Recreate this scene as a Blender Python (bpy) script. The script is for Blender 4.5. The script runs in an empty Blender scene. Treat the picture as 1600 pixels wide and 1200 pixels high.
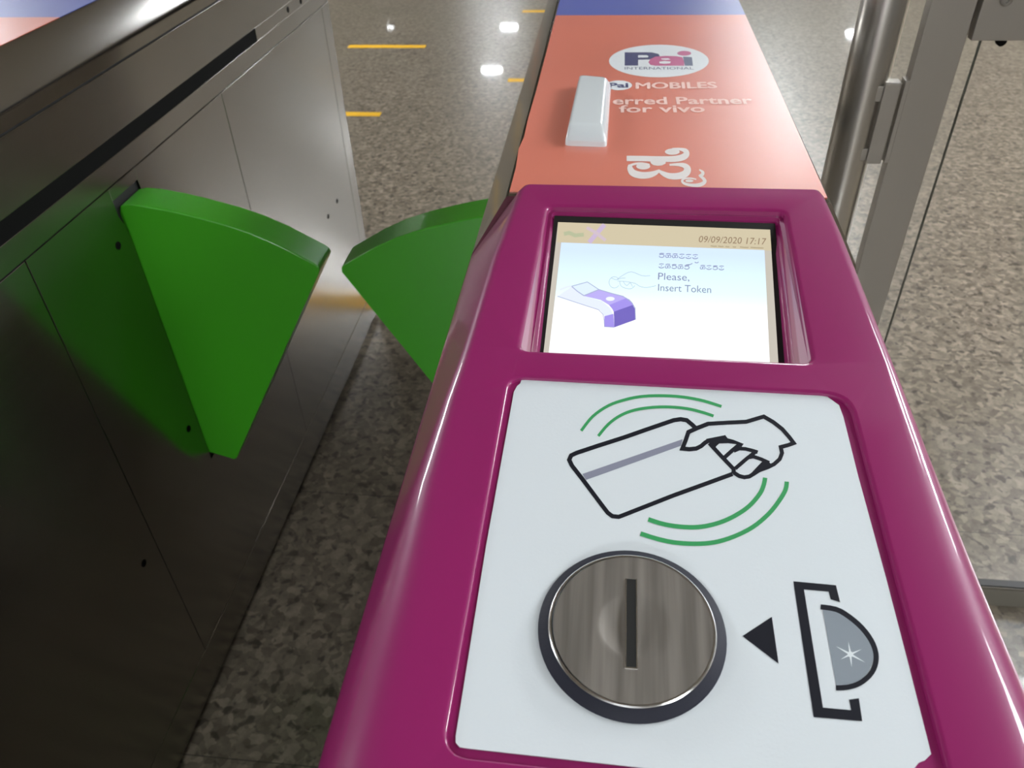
import bpy, bmesh, math, random
from mathutils import Vector, Matrix
from mathutils.geometry import tessellate_polygon
random.seed(4)
C = bpy.context.scene.collection
SC = bpy.context.scene
pi = math.pi

# ------------------------------------------------------------ camera
cam_d = bpy.data.cameras.new('camera')
cam = bpy.data.objects.new('camera', cam_d); C.objects.link(cam)
cam_d.sensor_width = 36.0; cam_d.lens = 28.08; cam_d.clip_start = 0.02; cam_d.clip_end = 200
Rm = ((0.993594, -0.044426, 0.103906), (0.1090, 0.619412, -0.777462), (-0.029821, 0.783808, 0.620287))
cam.matrix_world = Matrix((Rm[0] + (0.0,), Rm[1] + (0.0,), Rm[2] + (1.28,), (0, 0, 0, 1)))
cam_d.dof.use_dof = True; cam_d.dof.focus_distance = 0.42; cam_d.dof.aperture_fstop = 22.0
SC.camera = cam

# ------------------------------------------------------------ world, exposure
w = bpy.data.worlds.new('world'); SC.world = w; w.use_nodes = True
w.node_tree.nodes['Background'].inputs[0].default_value = (0.9, 0.95, 1.0, 1)
w.node_tree.nodes['Background'].inputs[1].default_value = 0.05
SC.view_settings.view_transform = 'Standard'; SC.view_settings.look = 'None'
SC.view_settings.gamma = 1.0; SC.view_settings.use_curve_mapping = False
SC.view_settings.exposure = 1.65
SC.cycles.use_denoising = True
SC.cycles.max_bounces = 8; SC.cycles.diffuse_bounces = 4; SC.cycles.glossy_bounces = 5
SC.cycles.sample_clamp_indirect = 4.0; SC.cycles.caustics_reflective = False; SC.cycles.blur_glossy = 0.5

# ceiling fittings, some read from glints, others unseen and added as fill: (x, y, size x, size y, strength)
LAMPS = [(1.8, 7.3, 0.6, 0.8, 30), (1.8, 10.4, 1.0, 1.0, 13), (-2.0, 13.9, 0.34, 0.16, 110), (-2.0, 16.6, 0.34, 0.16, 110), (4.4, 16.1, 0.2, 0.3, 40),
         (-4.4, 16.6, 0.14, 0.12, 14), (2.2, 2.6, 0.9, 0.5, 11), (-0.2, -1.8, 1.0, 0.6, 4.5), (3.6, 1.2, 1.2, 1.2, 15), (3.2, -2.6, 1.2, 0.9, 12), (-0.4, -6.5, 1.5, 1.5, 28),  # after the faint glint light, mostly added fill for flaps, aisle and overall brightness
         (5.0, 4.2, 1.2, 1.2, 42), (-5.0, 4.8, 1.2, 1.2, 42), (-4.0, 0.5, 1.2, 0.6, 14)]  # wide side pair added unseen to brighten the far floor
CEIL = 3.0

# ------------------------------------------------------------ materials
def lin(c): return tuple(((v / 255) / 12.92 if v / 255 <= 0.04045 else ((v / 255 + 0.055) / 1.055) ** 2.4) for v in c)
def mat(name, rgb, rough=0.5, metal=0.0, coat=0.0, emit=None, es=0.0, bump=0.0, bscale=200, srgb=True, spec=0.5):
    m = bpy.data.materials.new(name); m.use_nodes = True
    b = m.node_tree.nodes['Principled BSDF']
    c = lin(rgb) if srgb else rgb
    b.inputs['Base Color'].default_value = (*c, 1); b.inputs['Roughness'].default_value = rough
    b.inputs['Metallic'].default_value = metal; b.inputs['Coat Weight'].default_value = coat
    b.inputs['Coat Roughness'].default_value = 0.06
    b.inputs['Specular IOR Level'].default_value = spec
    if emit:
        b.inputs['Emission Color'].default_value = (*lin(emit), 1); b.inputs['Emission Strength'].default_value = es
    nt = m.node_tree
    n = nt.nodes.new('ShaderNodeTexNoise'); n.inputs['Scale'].default_value = bscale; n.inputs['Detail'].default_value = 3
    tc = nt.nodes.new('ShaderNodeTexCoord'); nt.links.new(tc.outputs['Object'], n.inputs['Vector'])
    if bump:
        bp = nt.nodes.new('ShaderNodeBump'); bp.inputs['Strength'].default_value = bump; bp.inputs['Distance'].default_value = 0.001
        nt.links.new(n.outputs['Fac'], bp.inputs['Height']); nt.links.new(bp.outputs['Normal'], b.inputs['Normal'])
    return m
def steel(name, base=(0.42, 0.40, 0.37), rough=0.32, aniso=0.75, axis=(0, 1, 0), scale=(40, 0.8, 240), rot=0.0, var=0.0):
    m = bpy.data.materials.new(name); m.use_nodes = True; nt = m.node_tree; L = nt.links.new
    b = nt.nodes['Principled BSDF']; b.inputs['Metallic'].default_value = 1.0
    b.inputs['Anisotropic'].default_value = aniso; b.inputs['Anisotropic Rotation'].default_value = rot
    v = nt.nodes.new('ShaderNodeCombineXYZ')
    for i in range(3): v.inputs[i].default_value = axis[i]
    if aniso: L(v.outputs[0], b.inputs['Tangent'])
    tc = nt.nodes.new('ShaderNodeTexCoord'); mp = nt.nodes.new('ShaderNodeMapping'); mp.inputs['Scale'].default_value = scale
    n = nt.nodes.new('ShaderNodeTexNoise'); n.inputs['Scale'].default_value = 1.0; n.inputs['Detail'].default_value = 2
    L(tc.outputs['Object'], mp.inputs[0]); L(mp.outputs[0], n.inputs['Vector'])
    r = nt.nodes.new('ShaderNodeMapRange'); r.inputs['To Min'].default_value = rough * (1 - var); r.inputs['To Max'].default_value = rough * 1.2
    L(n.outputs['Fac'], r.inputs['Value']); L(r.outputs[0], b.inputs['Roughness'])
    cr = nt.nodes.new('ShaderNodeMapRange'); cr.inputs['To Min'].default_value = 1 - 2 * var; cr.inputs['To Max'].default_value = 1 + 2 * var
    L(n.outputs['Fac'], cr.inputs['Value'])
    mx = nt.nodes.new('ShaderNodeVectorMath'); mx.operation = 'SCALE'; mx.inputs[0].default_value = base
    L(cr.outputs[0], mx.inputs['Scale']); L(mx.outputs[0], b.inputs['Base Color'])
    return m
def granite():
    m = bpy.data.materials.new('granite floor'); m.use_nodes = True; nt = m.node_tree; L = nt.links.new; N = nt.nodes.new
    b = nt.nodes['Principled BSDF']
    tc = N('ShaderNodeTexCoord')
    n1 = N('ShaderNodeTexNoise'); n1.inputs['Scale'].default_value = 45; n1.inputs['Detail'].default_value = 4; n1.inputs['Roughness'].default_value = 0.65; n1.inputs['Distortion'].default_value = 0.2
    n2 = N('ShaderNodeTexNoise'); n2.inputs['Scale'].default_value = 44; n2.inputs['Detail'].default_value = 2; n2.inputs['Distortion'].default_value = 0.3
    n3 = N('ShaderNodeTexNoise'); n3.inputs['Scale'].default_value = 3.5; n3.inputs['Detail'].default_value = 3
    n4 = N('ShaderNodeTexVoronoi'); n4.inputs['Scale'].default_value = 70
    for n in (n1, n2, n3): L(tc.outputs['Object'], n.inputs['Vector'])
    r1 = N('ShaderNodeValToRGB'); e = r1.color_ramp.elements
    e[0].position = 0.30; e[0].color = (*lin((84, 76, 65)), 1); e[1].position = 0.72; e[1].color = (*lin((132, 122, 107)), 1)
    x = e.new(0.44); x.color = (*lin((98, 90, 78)), 1); x = e.new(0.56); x.color = (*lin((112, 103, 90)), 1)
    # irregular mineral grains: distorted cells, each with its own tone, mixed with fine noise
    wv = N('ShaderNodeTexNoise'); wv.inputs['Scale'].default_value = 30; wv.inputs['Detail'].default_value = 3; L(tc.outputs['Object'], wv.inputs['Vector'])
    ws = N('ShaderNodeVectorMath'); ws.operation = 'MULTIPLY_ADD'; ws.inputs[1].default_value = (0.035, 0.035, 0); L(wv.outputs['Color'], ws.inputs[0]); L(tc.outputs['Object'], ws.inputs[2])
    L(ws.outputs[0], n4.inputs['Vector'])
    bw = N('ShaderNodeRGBToBW'); L(n4.outputs['Color'], bw.inputs[0])
    mf = N('ShaderNodeMix'); mf.inputs[0].default_value = 0.55; L(bw.outputs[0], mf.inputs[2]); L(n1.outputs['Fac'], mf.inputs[3])
    L(mf.outputs[0], r1.inputs[0])
    r2 = N('ShaderNodeValToRGB'); e = r2.color_ramp.elements; e[0].position = 0.57; e[0].color = (0, 0, 0, 1); e[1].position = 0.66; e[1].color = (1, 1, 1, 1)
    L(n2.outputs['Fac'], r2.inputs[0])
    mx = N('ShaderNodeMix'); mx.data_type = 'RGBA'; mx.inputs[7].default_value = (*lin((48, 44, 38)), 1)
    sc = N('ShaderNodeMath'); sc.operation = 'MULTIPLY'; sc.inputs[1].default_value = 0.8; L(r2.outputs[0], sc.inputs[0]); L(sc.outputs[0], mx.inputs[0])
    L(r1.outputs[0], mx.inputs[6])
    mx2 = N('ShaderNodeMix'); mx2.data_type = 'RGBA'; mx2.blend_type = 'MULTIPLY'; mx2.inputs[0].default_value = 0.35
    r3 = N('ShaderNodeMapRange'); r3.inputs['To Min'].default_value = 0.75; r3.inputs['To Max'].default_value = 1.2
    L(n3.outputs['Fac'], r3.inputs['Value']); L(mx.outputs[2], mx2.inputs[6]); L(r3.outputs[0], mx2.inputs[7])
    # tile joints every 0.6 m
    sp = N('ShaderNodeSeparateXYZ'); L(tc.outputs['Object'], sp.inputs[0])
    def joint(out, off):
        a = N('ShaderNodeMath'); a.operation = 'ADD'; a.inputs[1].default_value = off; L(out, a.inputs[0])
        p = N('ShaderNodeMath'); p.operation = 'PINGPONG'; p.inputs[1].default_value = 0.3; L(a.outputs[0], p.inputs[0])
        l = N('ShaderNodeMath'); l.operation = 'LESS_THAN'; l.inputs[1].default_value = 0.0011; L(p.outputs[0], l.inputs[0]); return l
    jb = joint(sp.outputs[1], -1.187 + 12.0)
    mxx = jb
    j2 = N('ShaderNodeMath'); j2.operation = 'MULTIPLY'; j2.inputs[1].default_value = 0.7; L(mxx.outputs[0], j2.inputs[0])
    mx3 = N('ShaderNodeMix'); mx3.data_type = 'RGBA'; mx3.inputs[7].default_value = (0.02, 0.02, 0.018, 1); L(j2.outputs[0], mx3.inputs[0]); L(mx2.outputs[2], mx3.inputs[6])
    L(mx3.outputs[2], b.inputs['Base Color'])
    b.inputs['Roughness'].default_value = 0.3; b.inputs['Coat Weight'].default_value = 0.35; b.inputs['Coat Roughness'].default_value = 0.035
    return m

M = dict(
    steel=steel('brushed stainless steel', (0.35, 0.33, 0.30), rough=0.19, aniso=0.88, rot=0.25), steel_dark=steel('brushed steel plinth', (0.30, 0.285, 0.26), 0.4),
    steel_plain=steel('satin steel', (0.40, 0.375, 0.34), 0.38, 0.0, scale=(300, 300, 2)), tube=steel('polished steel tube', (0.58, 0.555, 0.52), 0.26, 0.0, scale=(200, 200, 2)),
    disc=steel('brushed token plate', (0.34, 0.315, 0.285), 0.42, 0.3, scale=(300, 12, 12), var=0.24), chrome=mat('chrome rim', (235, 235, 235), 0.22, 1.0),  # disc: vertical streak reflections put into its colour along with brush grain
    black=mat('black cavity', (12, 12, 10), 0.6), window=mat('black sensor window', (6, 6, 5), 0.8, spec=0.1), rubber=mat('black ring plastic', (34, 35, 46), 0.6, spec=0.25, bump=0.1, bscale=900),
    purple=mat('magenta moulded plastic', (136, 26, 90), 0.4, coat=0.75, spec=0.3), orange=mat('orange vinyl sticker', (206, 114, 94), 0.4), blue=mat('blue vinyl sticker', (84, 96, 168), 0.42),
    sheet=mat('white label sheet', (205, 211, 214), 0.5, bump=0.05, bscale=700), flap=mat('green flap', (56, 148, 24), 0.34, coat=0.4, bump=0.1, bscale=500),
    lamp=mat('milky indicator plastic', (206, 212, 214), 0.25, coat=0.5), yellow=mat('yellow floor tape', (196, 150, 26), 0.5), orange_tape=mat('orange floor tape', (226, 120, 50), 0.5),
    gran=granite(), wall=mat('grey wall', (160, 152, 140), 0.8), ceil=mat('ceiling tile', (164, 160, 152), 0.85),
    rail=mat('satin rail metal', (112, 107, 96), 0.45, 0.25),
    housing=mat('lamp housing', (220, 220, 220), 0.5),
)
def emis(name, rgb, s, grad=None):
    m = bpy.data.materials.new(name); m.use_nodes = True; nt = m.node_tree; b = nt.nodes['Principled BSDF']
    b.inputs['Base Color'].default_value = (0.02, 0.02, 0.02, 1); b.inputs['Roughness'].default_value = 0.35
    b.inputs['Emission Color'].default_value = (*lin(rgb), 1); b.inputs['Emission Strength'].default_value = s
    return m
GC = dict(black=mat('dark navy print', (20, 21, 30), 0.55, spec=0.2), green=mat('green print', (48, 146, 84), 0.5), grey=mat('grey print', (128, 130, 146), 0.5), coin=mat('coin grey print', (126, 134, 142), 0.5),
          star=mat('pale print', (214, 220, 222), 0.5), white=mat('white print', (214, 218, 220), 0.42), white2=mat('white lettering', (214, 208, 204), 0.42), cream=mat('pale lettering', (232, 196, 186), 0.42),
          navy=mat('navy print', (70, 72, 110), 0.42), pink=mat('pink print', (186, 96, 136), 0.42), slate2=mat('slate print', (96, 104, 128), 0.42))
SE = 0.345
for k, c in dict(pale=(226, 234, 252), lilac=(184, 172, 240), violet=(160, 144, 232), indigo=(112, 98, 188), glassy=(220, 236, 252), slate=(165, 172, 206), white_s=(236, 240, 255), line=(178, 196, 214),
                 lilacx=(198, 178, 208), lilacx2=(204, 186, 196), greenish=(178, 184, 150), ink=(128, 134, 170), tan2=(172, 158, 128), tan3=(140, 116, 92), banner=(204, 192, 162), edge=(196, 190, 178)).items():
    GC[k] = emis('screen ' + k, c, SE)
def screen_grad():
    m = emis('screen background', (255, 255, 255), 0.36); nt = m.node_tree; b = nt.nodes['Principled BSDF']
    tc = nt.nodes.new('ShaderNodeTexCoord'); sp = nt.nodes.new('ShaderNodeSeparateXYZ'); nt.links.new(tc.outputs['Object'], sp.inputs[0])
    mr = nt.nodes.new('ShaderNodeMapRange'); mr.inputs['From Min'].default_value = -0.5936; mr.inputs['From Max'].default_value = -0.5061; nt.links.new(sp.outputs[1], mr.inputs['Value'])
    r = nt.nodes.new('ShaderNodeValToRGB'); e = r.color_ramp.elements
    e[0].position = 0.38; e[0].color = (1, 1, 1, 1); e[1].position = 0.92; e[1].color = (*lin((206, 226, 252)), 1)
    x = e.new(0.58); x.color = (*lin((226, 252, 255)), 1)
    nt.links.new(mr.outputs[0], r.inputs[0]); nt.links.new(r.outputs[0], b.inputs['Emission Color']); return m
GC['bg'] = screen_grad()

# ------------------------------------------------------------ mesh helpers
class MB:
    def __init__(s): s.v = []; s.f = []; s.m = []; s.mats = []
    def mi(s, m):
        if m not in s.mats: s.mats.append(m)
        return s.mats.index(m)
    def add(s, vs, fs, m):
        o = len(s.v); s.v += [tuple(x) for x in vs]; k = s.mi(m)
        for f in fs: s.f.append(tuple(o + i for i in f)); s.m.append(k)
    def box(s, x0, x1, y0, y1, z0, z1, m):
        s.add([(x0, y0, z0), (x1, y0, z0), (x1, y1, z0), (x0, y1, z0), (x0, y0, z1), (x1, y0, z1), (x1, y1, z1), (x0, y1, z1)],
              [(0, 3, 2, 1), (4, 5, 6, 7), (0, 1, 5, 4), (1, 2, 6, 5), (2, 3, 7, 6), (3, 0, 4, 7)], m)
    def loft(s, rings, m, cap0=True, cap1=True):
        n = len(rings[0]); vs = [p for r in rings for p in r]; fs = []
        for i in range(len(rings) - 1):
            for j in range(n):
                k = (j + 1) % n; fs.append((i * n + j, i * n + k, (i + 1) * n + k, (i + 1) * n + j))
        if cap0: fs.append(tuple(range(n - 1, -1, -1)))
        if cap1: fs.append(tuple((len(rings) - 1) * n + j for j in range(n)))
        s.add(vs, fs, m)
    def prism(s, pts, f3, d, m):      # outline in plane coordinates, f3 maps (u,v,n) to space, thickness d
        n = len(pts); top = [f3(u, v, d) for u, v in pts]; bot = [f3(u, v, 0) for u, v in pts]
        tri = tessellate_polygon([[Vector((u, v, 0)) for u, v in pts]])
        a = sum(pts[i][0] * pts[(i + 1) % n][1] - pts[(i + 1) % n][0] * pts[i][1] for i in range(n)); fs = []
        for t in tri:
            t = list(t); ar = (pts[t[1]][0] - pts[t[0]][0]) * (pts[t[2]][1] - pts[t[0]][1]) - (pts[t[2]][0] - pts[t[0]][0]) * (pts[t[1]][1] - pts[t[0]][1])
            if ar < 0: t.reverse()
            fs.append(tuple(t)); fs.append(tuple(n + i for i in reversed(t)))
        for i in range(n):
            j = (i + 1) % n; q = (n + i, n + j, j, i); fs.append(q if a > 0 else tuple(reversed(q)))
        s.add(top + bot, fs, m)
    def flat(s, pts, f3, d, m):
        tri = tessellate_polygon([[Vector((u, v, 0)) for u, v in pts]]); fs = []
        for t in tri:
            t = list(t); ar = (pts[t[1]][0] - pts[t[0]][0]) * (pts[t[2]][1] - pts[t[0]][1]) - (pts[t[2]][0] - pts[t[0]][0]) * (pts[t[1]][1] - pts[t[0]][1])
            if ar < 0: t.reverse()
            fs.append(tuple(t))
        s.add([f3(u, v, d) for u, v in pts], fs, m)
    def strip(s, A, B, f3, d, m):
        n = len(A); vs = [f3(u, v, d) for u, v in A] + [f3(u, v, d) for u, v in B]; fs = []
        for i in range(n - 1):
            q = (i, i + 1, n + i + 1, n + i)
            a, b, c = A[i], A[i + 1], B[i + 1]
            ar = (b[0] - a[0]) * (c[1] - a[1]) - (c[0] - a[0]) * (b[1] - a[1])
            fs.append(q if ar > 0 else tuple(reversed(q)))
        s.add(vs, fs, m)
    def lathe(s, prof, f3, cx, cy, m, n=72, cap=True):
        rings = [[f3(cx + r * math.cos(2 * pi * j / n), cy + r * math.sin(2 * pi * j / n), h) for j in range(n)] for r, h in prof]
        s.loft(rings, m, cap0=cap, cap1=cap)
    def build(s, name, parent=None, bevel=0.0, smooth=None, seg=2):
        me = bpy.data.meshes.new(name)
        off = Vector(parent_world(parent)) if parent else Vector((0, 0, 0))
        me.from_pydata([tuple(Vector(v) - off) for v in s.v], [], s.f)
        for m in s.mats: me.materials.append(m)
        for p, k in zip(me.polygons, s.m): p.material_index = k
        me.validate(); me.update()
        if smooth is not None:
            for p in me.polygons: p.use_smooth = True
            me.set_sharp_from_angle(angle=math.radians(smooth))
        o = bpy.data.objects.new(name, me); C.objects.link(o)
        if parent: o.parent = parent
        if bevel:
            b = o.modifiers.new('bevel', 'BEVEL'); b.width = bevel; b.segments = seg; b.limit_method = 'ANGLE'; b.angle_limit = math.radians(35)
            if smooth is None:
                for p in me.polygons: p.use_smooth = True
                me.set_sharp_from_angle(angle=math.radians(50)); b.harden_normals = True
        return o
WORLD = {}
def parent_world(p):
    # all children sit at their parent's origin, so the top object's model location is the offset
    while p.parent: p = p.parent
    return WORLD.get(p.name, tuple(p.location))
def thing(name, loc, label=None, cat=None, group=None, kind=None):
    o = bpy.data.objects.new(name, None); C.objects.link(o); o.location = loc; WORLD[o.name] = loc
    tag(o, label, cat, group, kind); return o
def tag(o, label=None, cat=None, group=None, kind=None):
    if label: o['label'] = label
    if cat: o['category'] = cat
    if group: o['group'] = group
    if kind: o['kind'] = kind
    return o
def text_mesh(s, txt, p0, p1, ph, f3, d, m, bold=0.0, unit=0.001):
    if bold < 0:        # heavier lettering: the same outline laid down again, shifted by a hair
        for k, (a, b) in enumerate(((0, 0), (bold, 0), (-bold, 0), (0, bold), (0, -bold))):
            sh = lambda p: (p[0] + a, p[1] + b)
            text_mesh(s, txt, sh(p0), sh(p1), sh(ph), f3, d + k * 0.000004, m, 0.0, unit)
        return
    cu = bpy.data.curves.new('lettering', 'FONT'); cu.body = txt; cu.offset = bold; cu.resolution_u = 3
    o = bpy.data.objects.new('lettering', cu); C.objects.link(o)
    dg = bpy.context.evaluated_depsgraph_get(); dg.update()
    me = bpy.data.meshes.new_from_object(o.evaluated_get(dg))
    xs = [v.co.x for v in me.vertices]; x0, x1 = min(xs), max(xs)
    caph = 0.70
    ux, uy = (p1[0] - p0[0]) / (x1 - x0), (p1[1] - p0[1]) / (x1 - x0)
    hx, hy = (ph[0] - p0[0]) / caph, (ph[1] - p0[1]) / caph
    vs = []
    for v in me.vertices:
        a, b = v.co.x - x0, v.co.y
        vs.append(f3((p0[0] + a * ux + b * hx) * unit, (p0[1] + a * uy + b * hy) * unit, d))
    s.add(vs, [tuple(p.vertices) for p in me.polygons], m)
    bpy.data.objects.remove(o); bpy.data.meshes.remove(me); bpy.data.curves.remove(cu)
def graphics(s, items, f3, d):
    k = 0
    for kind, col, data in items:
        m = GC['white_s'] if (col == 'white' and d < 0.00006) else GC[col]
        k += 1; dd = d + k * 0.0000035
        if kind == 'r': s.strip([(a * .001, b * .001) for a, b in data[0]], [(a * .001, b * .001) for a, b in data[1]], f3, dd, m)
        else: s.flat([(a * .001, b * .001) for a, b in data], f3, dd, m)

M['disc'].node_tree.nodes['Principled BSDF'].inputs['Metallic'].default_value = 0.75
for k in ('orange', 'blue'):
    b = M[k].node_tree.nodes['Principled BSDF']; b.inputs['Coat Weight'].default_value = 0.7; b.inputs['Coat Roughness'].default_value = 0.33

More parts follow.
